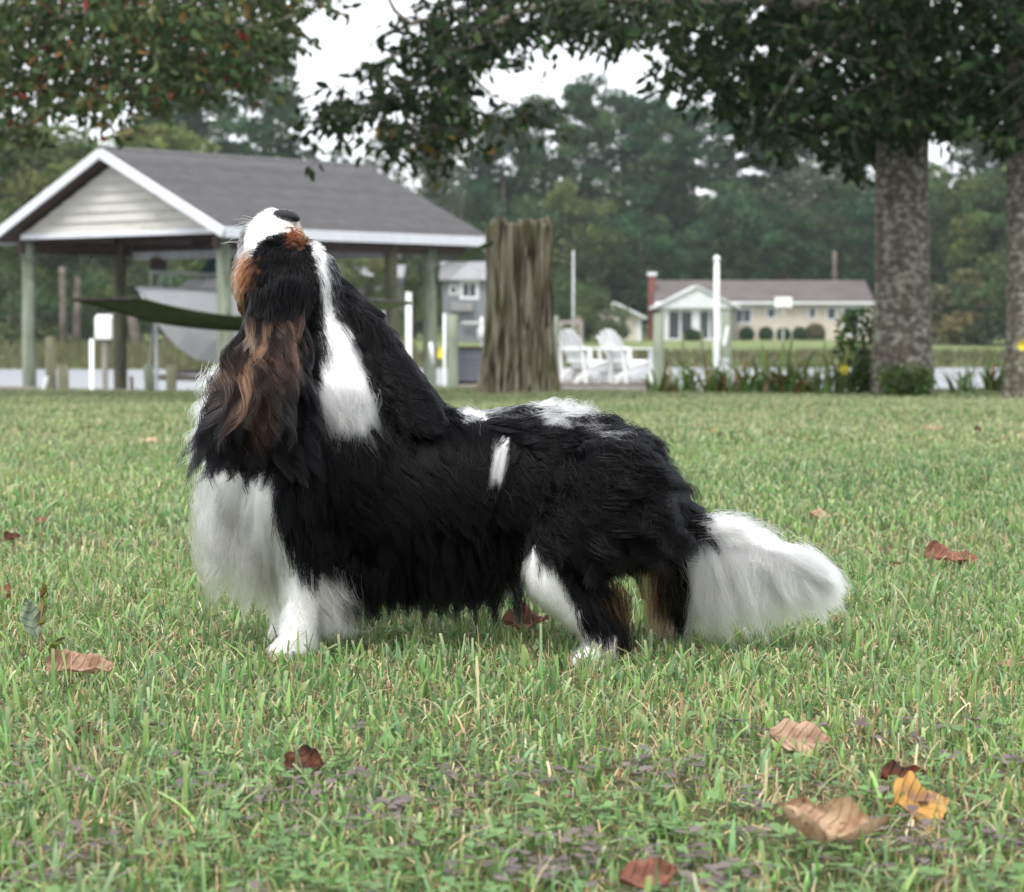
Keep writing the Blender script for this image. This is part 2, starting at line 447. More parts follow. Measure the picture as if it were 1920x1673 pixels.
for key, kind, h, pal, seeds in [('pine', 'pine', 20, DK, (1, 2, 3, 4)), ('broad', 'broad', 14, MD, (5, 6, 7)), ('yellow', 'broad', 12, YG, (8, 9)),
                                 ('dark', 'broad', 15, DK, (10, 11)), ('bush', 'bush', 4, OL, (12, 13)), ('greybush', 'bush', 5, MD, (14,)), ('bare', 'broad', 14, GY, (15,))]:
    KINDS[key] = []
    for s in seeds:
        cm, C = crown_mesh("crown", kind, h, pal, s, per={'pine': 170, 'broad': 130, 'bush': 130}[kind] if key != 'bare' else 60, size=0.24 if kind != 'bush' else 0.15)
        KINDS[key].append((cm, far_trunk_mesh("trunk", kind, h, C, s), h))
FAR_NAMES = {'pine': ('pine_tree', 'tree'), 'broad': ('broadleaf_tree', 'tree'), 'yellow': ('broadleaf_tree', 'tree'), 'dark': ('broadleaf_tree', 'tree'),
             'bush': ('shrub', 'shrub'), 'greybush': ('shrub', 'shrub'), 'bare': ('broadleaf_tree', 'tree')}
_tree_n = 0
def far_tree(key, px, Y, top_py, label, group="trees across the creek", wide=1.0):
    global _tree_n; _tree_n += 1
    rnd = random.Random(_tree_n * 13 + 5)
    cm, tm, h = KINDS[key][_tree_n % len(KINDS[key])]
    X = (px - 960) / F_PX * Y
    z0 = float(far_z(np.array(X), np.array(Y)))
    z1 = CAM_H + (600 - top_py) / F_PX * Y
    s = (z1 - z0) / (h * 1.02)
    nm, cat = FAR_NAMES[key]
    e = empty(nm, (X, Y, z0), rnd.uniform(0, 6.28))
    e.scale = (s * wide * rnd.uniform(.92, 1.1), s * wide * rnd.uniform(.92, 1.1), s)
    link("trunk", tm, e); link("crown", cm, e)
    tag(e, label, cat, group)
    return e

# ================================================================== trees across the creek
T = [
 # key, px, Y, top py, wide, label
 ('pine', 500, 205, 62, 1.0, "tall dark pine rising above the boathouse ridge against the white sky"),
 ('pine', 395, 235, 115, 1.0, "dark pine just left of the tallest pine above the boathouse"),
 ('pine', 300, 245, 150, 1.0, "dark pine partly behind the hanging red leaves, above the boathouse gable"),
 ('yellow', 255, 165, 205, 1.25, "yellow green broadleaf tree just above the boathouse gable peak"),
 ('yellow', 70, 160, 215, 1.3, "yellow green broadleaf tree above the left slope of the boathouse"),
 ('broad', 160, 172, 255, 1.2, "mid green tree seen through the open boathouse, left bay"),
 ('broad', -30, 168, 180, 1.2, "green tree at the left edge of the picture beyond the creek"),
 ('broad', 330, 172, 300, 1.2, "mid green tree seen through the open boathouse above the boat bow"),
 ('dark', 30, 185, 320, 1.2, "dark green tree low behind the leftmost boathouse post"),
 ('dark', 460, 190, 320, 1.1, "dark tree behind the boathouse hidden mostly by the roof"),
 ('dark', 610, 215, 280, 1.1, "dark tree just above the middle of the boathouse ridge"),
 ('yellow', 690, 190, 330, 0.9, "pale green tree peeping over the right end of the boathouse ridge"),
 ('bare', 775, 195, 215, 0.9, "thin greyish tree above the right slope of the boathouse roof"),
 ('yellow', 680, 160, 455, 1.0, "small yellow green tree under the right boathouse eave beside the dog's ear"),
 ('broad', 730, 185, 400, 1.0, "green tree behind the right boathouse posts"),
 ('pine', 850, 225, 190, 1.0, "pine standing behind the right roof slope and left of the tall stump"),
 ('dark', 880, 200, 330, 1.0, "dark tree behind the upper left edge of the tall stump"),
 ('pine', 945, 215, 215, 1.05, "pine directly above the tall stump"),
 ('pine', 1020, 225, 185, 1.0, "pine right of the tall stump, behind the thin grey mast"),
 ('broad', 1060, 190, 330, 1.1, "rounded mid green tree between the tall stump and the white chairs"),
 ('pine', 1095, 220, 150, 1.0, "tallest pine right of the stump, above the two white chairs"),
 ('pine', 1165, 230, 175, 1.0, "pine above the small tan garage"),
 ('dark', 1130, 192, 430, 1.0, "dark tree just above the chairs, left of the brick chimney"),
 ('pine', 1235, 215, 190, 1.05, "pine directly behind the brick chimney"),
 ('dark', 1200, 195, 390, 1.1, "dark broadleaf tree behind the chimney top"),
 ('pine', 1300, 225, 205, 1.1, "pine behind the white porch gable"),
 ('dark', 1290, 200, 420, 1.1, "low dark tree right behind the porch roof"),
 ('pine', 1375, 215, 190, 1.1, "pine behind the house, right of the white pole"),
 ('dark', 1385, 203, 350, 1.2, "dark tree rising over the middle of the house roof, near the pole"),
 ('pine', 1455, 222, 210, 1.1, "pine behind the basketball backboard"),
 ('dark', 1470, 200, 380, 1.2, "dark tree over the house roof above the backboard"),
 ('bare', 1535, 205, 290, 1.1, "grey leafless looking tree behind the right half of the house"),
 ('pine', 1545, 228, 180, 1.1, "pine behind the house under the dark hanging leaves"),
 ('dark', 1590, 200, 330, 1.1, "dark tree behind the right end of the house roof"),
 ('pine', 1640, 220, 150, 1.1, "pine mostly hidden behind the lichen covered trunk"),
 ('broad', 1790, 185, 290, 1.25, "bright mid green tree between the two right trunks"),
 ('broad', 1880, 180, 330, 1.1, "green tree beside the rightmost trunk"),
 ('dark', 1740, 195, 330, 1.1, "dark tree touching the right side of the lichen covered trunk"),
 ('pine', 1830, 225, 175, 1.1, "pine behind the bright green tree between the right trunks"),
 ('broad', 1980, 180, 260, 1.2, "green tree just beyond the right edge of the picture"),
 ('bush', 1835, 160, 485, 1.3, "olive brown shrub on the far bank between the right trunks"),
 ('bush', 1775, 165, 540, 1.3, "lower olive shrub on the far bank beside the lichen covered trunk"),
 ('greybush', 1900, 158, 440, 1.1, "tall pale green shrub on the far bank at the right edge"),
 ('greybush', 1118, 165, 520, 0.9, "dark green shrub behind the white chairs, left of the tan garage"),
 ('greybush', 1045, 172, 500, 0.9, "green shrub immediately right of the tall stump"),
 ('greybush', 20, 150, 470, 1.0, "dense green shrub at the far left under the boathouse eave"),
 ('greybush', 150, 150, 480, 1.0, "dense green shrub on the far bank between the left boathouse posts"),
 ('greybush', 290, 152, 470, 1.0, "dense green shrub on the far bank above the white electric box"),
 ('greybush', 440, 155, 480, 1.0, "dense shrub on the far bank behind the dog's head"),
 ('greybush', 720, 150, 540, 0.8, "leafy shrub on the far bank between the right boathouse posts"),
 ('yellow', 805, 140, 520, 0.5, "small yellowing tree beside the blue grey house"),
]
for key, px, Y, top, wide, lab in T:
    far_tree(key, px, Y, top, lab, "trees across the creek" if key not in ('bush', 'greybush') else "shrubs across the creek", wide)
# the wood behind them, which reads as one mass
def forest_mass():
    rng = np.random.default_rng(77)
    n = 760
    px = rng.uniform(-1900, 3800, n); Y = rng.uniform(238, 300, n)
    X = (px - 960) / F_PX * Y
    hgt = rng.uniform(11, 17, n)
    hgt = np.where((px > 540) & (px < 800), hgt * 0.5, hgt)
    Vs, Fs, Cs = [], [], []; off = 0
    for i in range(n):
        m = 200
        d = rng.normal(size=(m, 3)); d /= np.linalg.norm(d, axis=1, keepdims=True)
        P = np.array([X[i], Y[i], hgt[i] * 0.5 - 1]) + d * np.array([2.6, 2.6, hgt[i] * 0.5]) * rng.uniform(0.4, 1, (m, 1)) ** .5
        V, F = leaf_cloud(P, 0.72, 0.5, rng)
        c = leaf_col(1, DK + MD, rng, .25) * rng.uniform(.8, 1.2, (m, 1))
        Vs.append(V); Fs.append(F + off); Cs.append(np.repeat(c, 4, 0)); off += len(V)
    o = np_mesh("forest", np.concatenate(Vs), np.concatenate(Fs), M['needle'], np.concatenate(Cs))
    tag(o, "distant dark wood behind the trees across the creek", "forest", kind="stuff")
forest_mass()
def bare_far_trunk(px, Y, base, top, r, lean, label):
    a, b = at(px, base, Y), at(px + lean, top, Y)
    mb = MB(); mb.tube([a - Vector((0, 0, .3)), a.lerp(b, .5), b], [r * 1.3, r, r * .8], 8)
    e = empty("bare_tree", a); o = mb.build("trunk", M['far_bark'], e, True); o.location = -a
    tag(e, label, "tree", "bare trunks on the far bank")
for a in [(120, 140, 655, 500, .22, -4, "straight brown trunk on the far bank right of the leftmost boathouse post"),
          (143, 140, 650, 520, .2, 3, "second brown trunk on the far bank, beside the straight one"),
          (262, 138, 672, 560, .28, -22, "leaning brown trunk on the far bank right of the electric box"),
          (318, 140, 668, 580, .2, -6, "brown trunk on the far bank under the boat bow"),
          (1565, 182, 560, 470, .18, 0, "pale trunk with a white box rising over the house roof")]:
    bare_far_trunk(*a)
# marsh grass along the far waterline
def marsh():
    rng = np.random.default_rng(5)
    n = 26000
    X = rng.uniform(-60, 60, n); sh = 2.5 * np.sin(X * .05) + 1.2 * np.sin(X * .17 + 1)
    Y = sh + rng.uniform(124.0, 129.5, n)
    z = far_z(X, Y)
    left = X < -5
    h = rng.uniform(.25, .7, n) * np.where(left, 1.5, 0.75)
    w = rng.uniform(.03, .07, n)
    lx, ly = rng.normal(0, .18, n), rng.normal(0, .18, n)
    V = np.stack([np.stack([X - w, Y, z - .05], -1), np.stack([X + w, Y, z - .05], -1), np.stack([X + lx, Y + ly, z + h], -1)], 1).reshape(-1, 3)
    c = leaf_col(n, [(0.10, .09, .04), (.13, .12, .055), (.09, .11, .04), (.12, .14, .055)], rng, .25)
    tag(np_mesh("marsh_grass", V, np.arange(n * 3).reshape(n, 3), M['blade'], np.repeat(c, 3, 0)), "brown and olive marsh grass along the far waterline", "grass", kind="stuff")
marsh()

# ================================================================== the houses across the creek
def wall_box(mb, x0, x1, y0, y1, z0, z1): mb.box(((x0 + x1) / 2, (y0 + y1) / 2, (z0 + z1) / 2), (x1 - x0, y1 - y0, z1 - z0))
def part(name, mat, parent, *boxes, bevel=0.0):
    mb = MB()
    for b in boxes: wall_box(mb, *b)
    return mb.build(name, mat, parent, bevel=bevel)
def gable_roof(name, mat, parent, x0, x1, ye, yr, ze, zr, t=0.12, over=0.3):
    """ridge along x: eave at y=ye (front) and mirrored behind yr"""
    mb = MB(); yb = 2 * yr - ye
    for a in (ye, yb):
        p = [(x0 - over, a, ze), (x1 + over, a, ze), (x1 + over, yr, zr), (x0 - over, yr, zr)]
        q = [(x, y, z + t) for x, y, z in p]
        mb.add(p + q, [(0, 1, 2, 3), (7, 6, 5, 4), (0, 4, 5, 1), (1, 5, 6, 2), (2, 6, 7, 3), (3, 7, 4, 0)])
    return mb.build(name, mat, parent)
def window(parent, x0, x1, z0, z1, y, panes=1, fw=0.12):
    f = part("window", M['white_trim'], parent, (x0 - fw, x1 + fw, y - .06, y - .005, z1, z1 + fw), (x0 - fw, x1 + fw, y - .06, y - .005, z0 - fw, z0),
             (x0 - fw, x0, y - .06, y - .005, z0, z1), (x1, x1 + fw, y - .06, y - .005, z0, z1))
    w = (x1 - x0) / panes
    for i in range(panes):
        part("pane", M['window_glass'], f, (x0 + i * w + (.03 if i else 0), x0 + (i + 1) * w - (.03 if i < panes - 1 else 0), y - .03, y - .006, z0, z1))
        if i: part("mullion", M['white_trim'], f, (x0 + i * w - .03, x0 + i * w + .03, y - .055, y - .006, z0, z1))
    return f
HY = 177.0
def hx(px): return (px - 960) / F_PX * HY
def hz(py): return CAM_H + (600 - py) / F_PX * HY
house = empty("ranch_house", (0, 0, 0))
tag(house, "low tan ranch house with brown roof and white porch across the creek", "house")
zb = hz(640)
part("wall", M['house_wall'], house, (hx(1232), hx(1636), HY, HY + 8, zb - .3, hz(568)))
gable_roof("roof", M['house_roof'], house, hx(1234), hx(1628), HY - .5, HY + 4, hz(567), hz(530) + .1)
part("fascia", M['white_trim'], house, (hx(1234) - .3, hx(1628) + .3, HY - .56, HY - .5, hz(571), hz(566)))
pw = HY - 3
part("porch_wall", M['white_trim'], house, (hx(1238), hx(1249), pw, HY, zb, hz(576)), (hx(1291), hx(1306), pw, HY, zb, hz(576)), (hx(1342), hx(1362), pw, HY, zb, hz(576)),
     (hx(1249), hx(1291), pw + .01, HY - .01, zb, hz(634)), (hx(1306), hx(1342), pw + .01, HY - .01, zb, hz(634)), (hx(1249), hx(1342), pw + .01, HY - .02, hz(584), hz(576) - .01))
for a, b in ((1249, 1291), (1306, 1342)):
    sc = part("screen", M['window_glass'], house, (hx(a), hx(b), pw + .3, pw + .35, hz(634), hz(584)))
    part("screen_post", M['white_trim'], house, (hx((a + b) / 2 - 2), hx((a + b) / 2 + 2), pw + .2, pw + .29, hz(634), hz(584)))
mb = MB(); xa, xm, xb = hx(1226), hx(1300), hx(1372)
mb.add([(xa, pw - .4, hz(578)), (xb, pw - .4, hz(578)), (xm, pw - .4, hz(541)), (xa, HY + 3, hz(578)), (xb, HY + 3, hz(578)), (xm, HY + 3, hz(541))],
       [(0, 1, 2), (3, 5, 4), (0, 2, 5, 3), (1, 4, 5, 2), (0, 3, 4, 1)])
mb.build("porch_gable", M['white_trim'], house)
mb = MB()
for s, xe in ((-1, xa), (1, xb)):
    p = [(xe + s * .3, pw - .6, hz(580)), (xm, pw - .6, hz(541) + .05), (xm, HY + 2.5, hz(541) + .05), (xe + s * .3, HY + 2.5, hz(580))]
    q = [(x, y, z + .12) for x, y, z in p]
    mb.add(p + q, [(0, 1, 2, 3), (7, 6, 5, 4), (0, 4, 5, 1), (1, 5, 6, 2), (2, 6, 7, 3), (3, 7, 4, 0)])
mb.build("porch_roof", M['white_trim'], house)
window(house, hx(1379), hx(1406), hz(604), hz(581), HY, 2)
window(house, hx(1439), hx(1452), hz(595), hz(579), HY)
window(house, hx(1517), hx(1527), hz(595), hz(578), HY)
window(house, hx(1551), hx(1565), hz(598), hz(578), HY)
sd = window(house, hx(1581), hx(1608), hz(626), hz(579), HY, 2, .18)
part("door_trim", M['white_trim'], house, (hx(1610) + .2, hx(1620), HY - .09, HY - .005, zb, hz(575)))
ch = part("chimney", M['brick'], house, (hx(1218), hx(1231), HY + 1.5, HY + 2.5, zb - .3, hz(517)))
part("chimney_cap", M['white_trim'], ch, (hx(1216), hx(1233), HY + 1.4, HY + 2.6, hz(517) + .003, hz(510)))
def round_shrub(px, py0, py1, w, Y, label, pal, seed):
    a = at(px, py1, Y); h = (py1 - py0) / F_PX * Y; r = w / F_PX * Y / 2
    rng = np.random.default_rng(seed); n = 2600
    d = rng.normal(size=(n, 3)); d /= np.linalg.norm(d, axis=1, keepdims=True)
    P = d * np.array([r, r, h * .52]) * rng.uniform(.75, 1.03, (n, 1)) + np.array([0, 0, h * .5])
    V, F = leaf_cloud(P, 0.09, .5, rng)
    e = empty("round_shrub", a); np_mesh("foliage", V, F, M['needle'], np.repeat(leaf_col(n, pal, rng, .3), 4, 0), e)
    mb = MB(); mb.tube([(0, 0, -.1), (0, 0, h * .5)], .05, 6); mb.build("stem", M['far_bark'], e)
    tag(e, label, "shrub", "clipped shrubs before the ranch house")
for i, (px, a, b, w, lab, pal) in enumerate([(1400, 614, 641, 28, "clipped dark round shrub below the double window of the ranch house", DK), (1436, 614, 641, 27, "clipped dark round shrub, second from the porch", DK),
      (1469, 615, 641, 25, "clipped dark round shrub beside the basketball pole", DK), (1499, 614, 641, 26, "clipped dark round shrub left of the brown bush", DK),
      (1528, 607, 645, 38, "larger brownish round bush before the ranch house", OL), (1298, 618, 644, 32, "dark shrub in front of the white porch", DK)]):
    round_shrub(px, a, b, w, HY - 1.5 - 2.6 * (i == 5), lab, pal, 40 + i)
# garage
GYd = 171.0
def gx(px): return (px - 960) / F_PX * GYd
def gz(py): return CAM_H + (600 - py) / F_PX * GYd
gar = empty("garage", (0, 0, 0)); tag(gar, "small tan garage left of the brick chimney", "garage")
mb = MB(); x0, x1, xm = gx(1120), gx(1202), gx(1152)
mb.add([(x0, GYd, gz(642)), (x1, GYd, gz(642)), (x1, GYd, gz(594)), (xm, GYd, gz(569)), (x0, GYd, gz(588)), (x0, GYd + 6, gz(642)), (x1, GYd + 6, gz(642)), (x1, GYd + 6, gz(594)), (xm, GYd + 6, gz(569)), (x0, GYd + 6, gz(588))],
       [(0, 1, 2, 3, 4), (5, 9, 8, 7, 6), (1, 6, 7, 2), (0, 4, 9, 5)])
mb.build("wall", M['house_wall'], gar)
mb = MB(); mb.bar((xm, GYd + 2.7, gz(568)), (gx(1211), GYd + 2.7, gz(597)), 6.6, .16, (0, 0, 1)); mb.build("roof", M['white_trim'], gar)
part("corner_trim", M['white_trim'], gar, (gx(1193), x1 + .02, GYd - .05, GYd - .003, gz(642), gz(596)))
# basketball hoop
BY = 156.0
hoop = empty("basketball_hoop", at(1468, 655, BY)); tag(hoop, "white basketball backboard on a thin pole before the ranch house", "basketball hoop")
o0 = at(1468, 655, BY); s_ = BY / F_PX
mb = MB(); mb.tube([(0, 0, -.2), (0, 0, 80 * s_)], .06, 8); mb.build("pole", M['metal'], hoop)
mb = MB(); mb.box((0, -.1, 88 * s_), (32 * s_, .06, 19 * s_)); mb.build("backboard", M['white_plastic'], hoop)
mb = MB(); mb.tube([(math.cos(a) * .23, -.42 + math.sin(a) * .23, 80 * s_) for a in np.linspace(0, 2 * math.pi, 13)], .015, 5, False); mb.build("rim", M['brick'], hoop)
# blue grey house behind the stump
BHY = 165.0
def bx_(px): return (px - 960) / F_PX * BHY
def bz(py): return CAM_H + (600 - py) / F_PX * BHY
bh = empty("blue_grey_house", (0, 0, 0)); tag(bh, "blue grey house with grey roof seen between the posts and the tall stump", "house")
part("wall", M['blue_siding'], bh, (bx_(830), bx_(950), BHY, BHY + 8, bz(648), bz(528)))
gable_roof("roof", M['grey_roof'], bh, bx_(832), bx_(950), BHY - .4, BHY + 4, bz(527), bz(492))
window(bh, bx_(868), bx_(892), bz(556), bz(532), BHY, 2, .22)
window(bh, bx_(846), bx_(855), bz(550), bz(538), BHY, 1, .12)
part("balcony_panel", M['grey_roof'], bh, (bx_(846), bx_(886), BHY - .5, BHY - .1, bz(583), bz(567)))
part("rail", M['white_trim'], bh, (bx_(866), bx_(906), BHY - .5, BHY - .3, bz(607), bz(603)))
wing = empty("low_grey_house", (0, 0, 0)); tag(wing, "low house with pale grey roof behind the dog's far ear", "house")
part("wall", M['blue_siding'], wing, (bx_(600), bx_(742), BHY + 6, BHY + 12, bz(640), bz(520)))
gable_roof("roof", M['grey_roof'], wing, bx_(602), bx_(742), BHY + 5.6, BHY + 9, bz(520), bz(495))

# ================================================================== the boathouse
A = Vector((-5.12, 44.0, 0)); Lv = Vector((.648, .761, 0)).normalized(); Wv = Vector((-Lv.y, Lv.x, 0))
W_, L_ = 6.6, 7.16; ZE, ZA = 2.09, 3.63
def bp(l, w, z): 
    p = A + Lv * l + Wv * w; return Vector((p.x, p.y, z))
bo = empty("boathouse", (0, 0, 0)); tag(bo, "open boathouse with grey shingle roof on green pilings over the creek", "boathouse")
# shingle roof: staggered courses laid as real stepped strips
slope_len = math.hypot(W_ / 2, ZA - ZE)
rng_s = random.Random(3)
def roof_slope(w_eave, w_ridge):
    n = 30
    deck = MB()
    p = [bp(-.02, w_eave, ZE - .02), bp(L_, w_eave, ZE - .02), bp(L_, w_ridge, ZA - .02), bp(-.02, w_ridge, ZA - .02)]
    q = [v - Vector((0, 0, .10)) for v in p]
    deck.add(p + q, [(0, 1, 2, 3), (7, 6, 5, 4), (0, 4, 5, 1), (1, 5, 6, 2), (2, 6, 7, 3), (3, 7, 4, 0)])
    d = deck.build("roof", M['dark_wood'], bo)
    for i in range(n):
        t0, t1 = i / n - .001, (i + 1.25) / n
        if t1 > 1: t1 = 1.0
        mb = MB()
        a = bp(-.08, w_eave + (w_ridge - w_eave) * t0, ZE + (ZA - ZE) * t0 + .035)
        b = bp(L_ + .05, w_eave + (w_ridge - w_eave) * t0, ZE + (ZA - ZE) * t0 + .035)
        c = bp(L_ + .05, w_eave + (w_ridge - w_eave) * t1, ZE + (ZA - ZE) * t1 + .005)
        e = bp(-.08, w_eave + (w_ridge - w_eave) * t1, ZE + (ZA - ZE) * t1 + .005)
        dn = Vector((0, 0, -.03))
        mb.add([a, b, c, e, a + dn, b + dn], [(0, 1, 2, 3), (4, 5, 1, 0)])
        mb.build("shingle_course", M[rng_s.choice(['shingle', 'shingle', 'shingle', 'shingle', 'shingle_dark'])] if i < n - 3 else M['shingle_pale'], d)
roof_slope(0, W_ / 2); roof_slope(W_, W_ / 2)
mb = MB(); mb.tube([bp(-.1, W_ / 2, ZA + .01), bp(L_ + .05, W_ / 2, ZA + .01)], .06, 8); mb.build("ridge_cap", M['shingle_pale'], bo)
# white fascia
mb = MB(); mb.bar(bp(-.05, -.03, ZE - .08), bp(L_ + .05, -.03, ZE - .08), .05, .19); mb.build("eave_fascia", M['white_trim'], bo, bevel=.008)
mb = MB(); mb.bar(bp(-.05, W_ + .03, ZE - .08), bp(L_ + .05, W_ + .03, ZE - .08), .05, .19); mb.build("eave_fascia", M['white_trim'], bo, bevel=.008)
for l, dz_ in ((-.11, 0), (L_ + .02, -.16)):
    for we in (-.06, W_ + .06):
        mb = MB(); mb.bar(bp(l, we, ZE - .09 + dz_), bp(l, W_ / 2, ZA - .07 + dz_), .05, .18, up=(0, 0, 1)); mb.build("rake_board", M['white_trim'], bo, bevel=.008)
# soffits and gable siding boards, one by one
def gable_boards(l):
    z0 = ZE + .02; i = 0
    gb = MB(); gb.add([bp(l + .05, .7, z0), bp(l + .05, W_ - .7, z0), bp(l + .05, W_ / 2, ZA - .28)], [(0, 1, 2)])
    backing = gb.build("gable_wall", M['dark_wood'], bo)
    step = 0.185
    while z0 + i * step < ZA - .30:
        za, zb_ = z0 + i * step, min(z0 + (i + 1) * step, ZA - .26)
        def half(z): return (ZA - .24 - z) / (ZA - ZE) * W_ / 2
        ha, hb = half(za), half(zb_)
        if ha < .05: break
        mb = MB()
        pts = [bp(l - .03, W_ / 2 - ha, za), bp(l - .03, W_ / 2 + ha, za), bp(l + .01, W_ / 2 + hb, zb_), bp(l + .01, W_ / 2 - hb, zb_),
               bp(l + .03, W_ / 2 - ha, za), bp(l + .03, W_ / 2 + ha, za), bp(l + .03, W_ / 2 + hb, zb_), bp(l + .03, W_ / 2 - hb, zb_)]
        mb.add(pts, [(0, 1, 2, 3), (4, 7, 6, 5), (0, 4, 5, 1), (3, 2, 6, 7), (1, 5, 6, 2), (0, 3, 7, 4)])
        mb.build("siding_board", M['siding'], backing); i += 1
    return backing
gable_boards(.25); gable_boards(L_ - .25)
mb = MB(); mb.bar(bp(.22, .55, ZE - .03), bp(.22, W_ - .55, ZE - .03), .06, .10); mb.build("gable_trim", M['white_trim'], bo, bevel=.006)
for w in (.5, W_ - .5):
    mb = MB(); mb.bar(bp(.2, w, ZE - .22), bp(L_ - .2, w, ZE - .22), .12, .26); mb.build("beam", M['dark_wood'], bo)
for l in (.45, 2.7, 4.8, L_ - .45):
    mb = MB(); mb.bar(bp(l, .4, ZE - .0), bp(l, W_ - .4, ZE - .0), .08, .16); mb.build("crossbeam", M['dark_wood'], bo)
mb = MB(); mb.add([bp(.3, .2, ZE + .09), bp(L_ - .3, .2, ZE + .09), bp(L_ - .3, W_ - .2, ZE + .09), bp(.3, W_ - .2, ZE + .09)], [(0, 1, 2, 3)])
mb.build("ceiling", M['dark_wood'], bo)
mb = MB(); mb.bar(bp(3.0, .6, ZE - .35), bp(3.0, W_ - .6, ZE - .35), .09, .16); mb.bar(bp(5.2, .6, ZE - .35), bp(5.2, W_ - .6, ZE - .35), .09, .16); mb.build("lift_beam", M['metal'], bo)
mb = MB(); mb.box(bp(3.0, W_ - 1.4, ZE - .52), (.3, .25, .25)); mb.build("lift_motor", M['dark_wood'], bo)
mb = MB(); mb.tube([bp(1.0, W_ / 2 + .7, ZE - .1), bp(1.0, W_ / 2 + .7, ZE - .55)], .02, 6); mb.tube([bp(1.0, W_ / 2 + .4, ZE - .1), bp(1.0, W_ / 2 + .4, ZE - .5)], .02, 6); mb.build("lift_hook", M['dark_wood'], bo)
for l, w, mat in ((.42, .5, 'piling'), (.42, W_ - .5, 'piling'), (2.75, W_ - .5, 'dark_piling'), (4.85, .5, 'dark_piling'), (5.95, .5, 'piling'), (L_ - .3, W_ - .5, 'dark_piling')):
    mb = MB(); p = bp(l, w, 0); zt = ZE - .08
    mb.tube([(p.x + random.uniform(-.02, .02), p.y, -4.2 + (zt + 4.2) * t) for t in np.linspace(0, 1, 9)], [.15 - .02 * t for t in np.linspace(0, 1, 9)], 14, noise=.02)
    mb.build("piling", M[mat], bo, True)
# narrow dock round the slip
dk = empty("slip_dock", (0, 0, 0)); tag(dk, "weathered grey plank dock round the boathouse slip", "dock")
DZ = -.86
def plank_run(parent, l0, l1, w0, w1, along_l, z, mat, pw_=.14):
    n = int(((l1 - l0) if along_l else (w1 - w0)) / pw_)
    for i in range(n):
        mb = MB(); dz = random.uniform(-.006, .006)
        if along_l: mb.bar(bp(l0 + (i + .5) * pw_, w0, z + dz), bp(l0 + (i + .5) * pw_, w1, z + dz), pw_ - .012, .04)
        else: mb.bar(bp(l0, w0 + (i + .5) * pw_, z + dz), bp(l1, w0 + (i + .5) * pw_, z + dz), pw_ - .012, .04)
        mb.build("plank", M[mat], parent)
plank_run(dk, -1.1, -.05, -1.2, W_ + .3, True, DZ, 'dock_wood')
plank_run(dk, -.05, L_, -1.2, .15, True, DZ, 'dock_wood')
for w in (-1.2, .1):
    mb = MB(); mb.bar(bp(-1.1, w, DZ - .13), bp(L_, w, DZ - .13), .05, .2); mb.build("joist", M['dock_wood'], dk)
mb = MB(); mb.bar(bp(-1.13, -1.2, DZ - .12), bp(-1.13, W_ + .3, DZ - .12), .05, .2); mb.build("joist", M['dock_wood'], dk)
for l, w in ((-1.0, 4.6), (-1.0, 1.4), (2.0, -1.1)):
    mb = MB(); p = bp(l, w, 0); mb.tube([(p.x, p.y, -4.2), (p.x, p.y, DZ - .05)], .12, 10); mb.build("post", M['dark_piling'], dk)
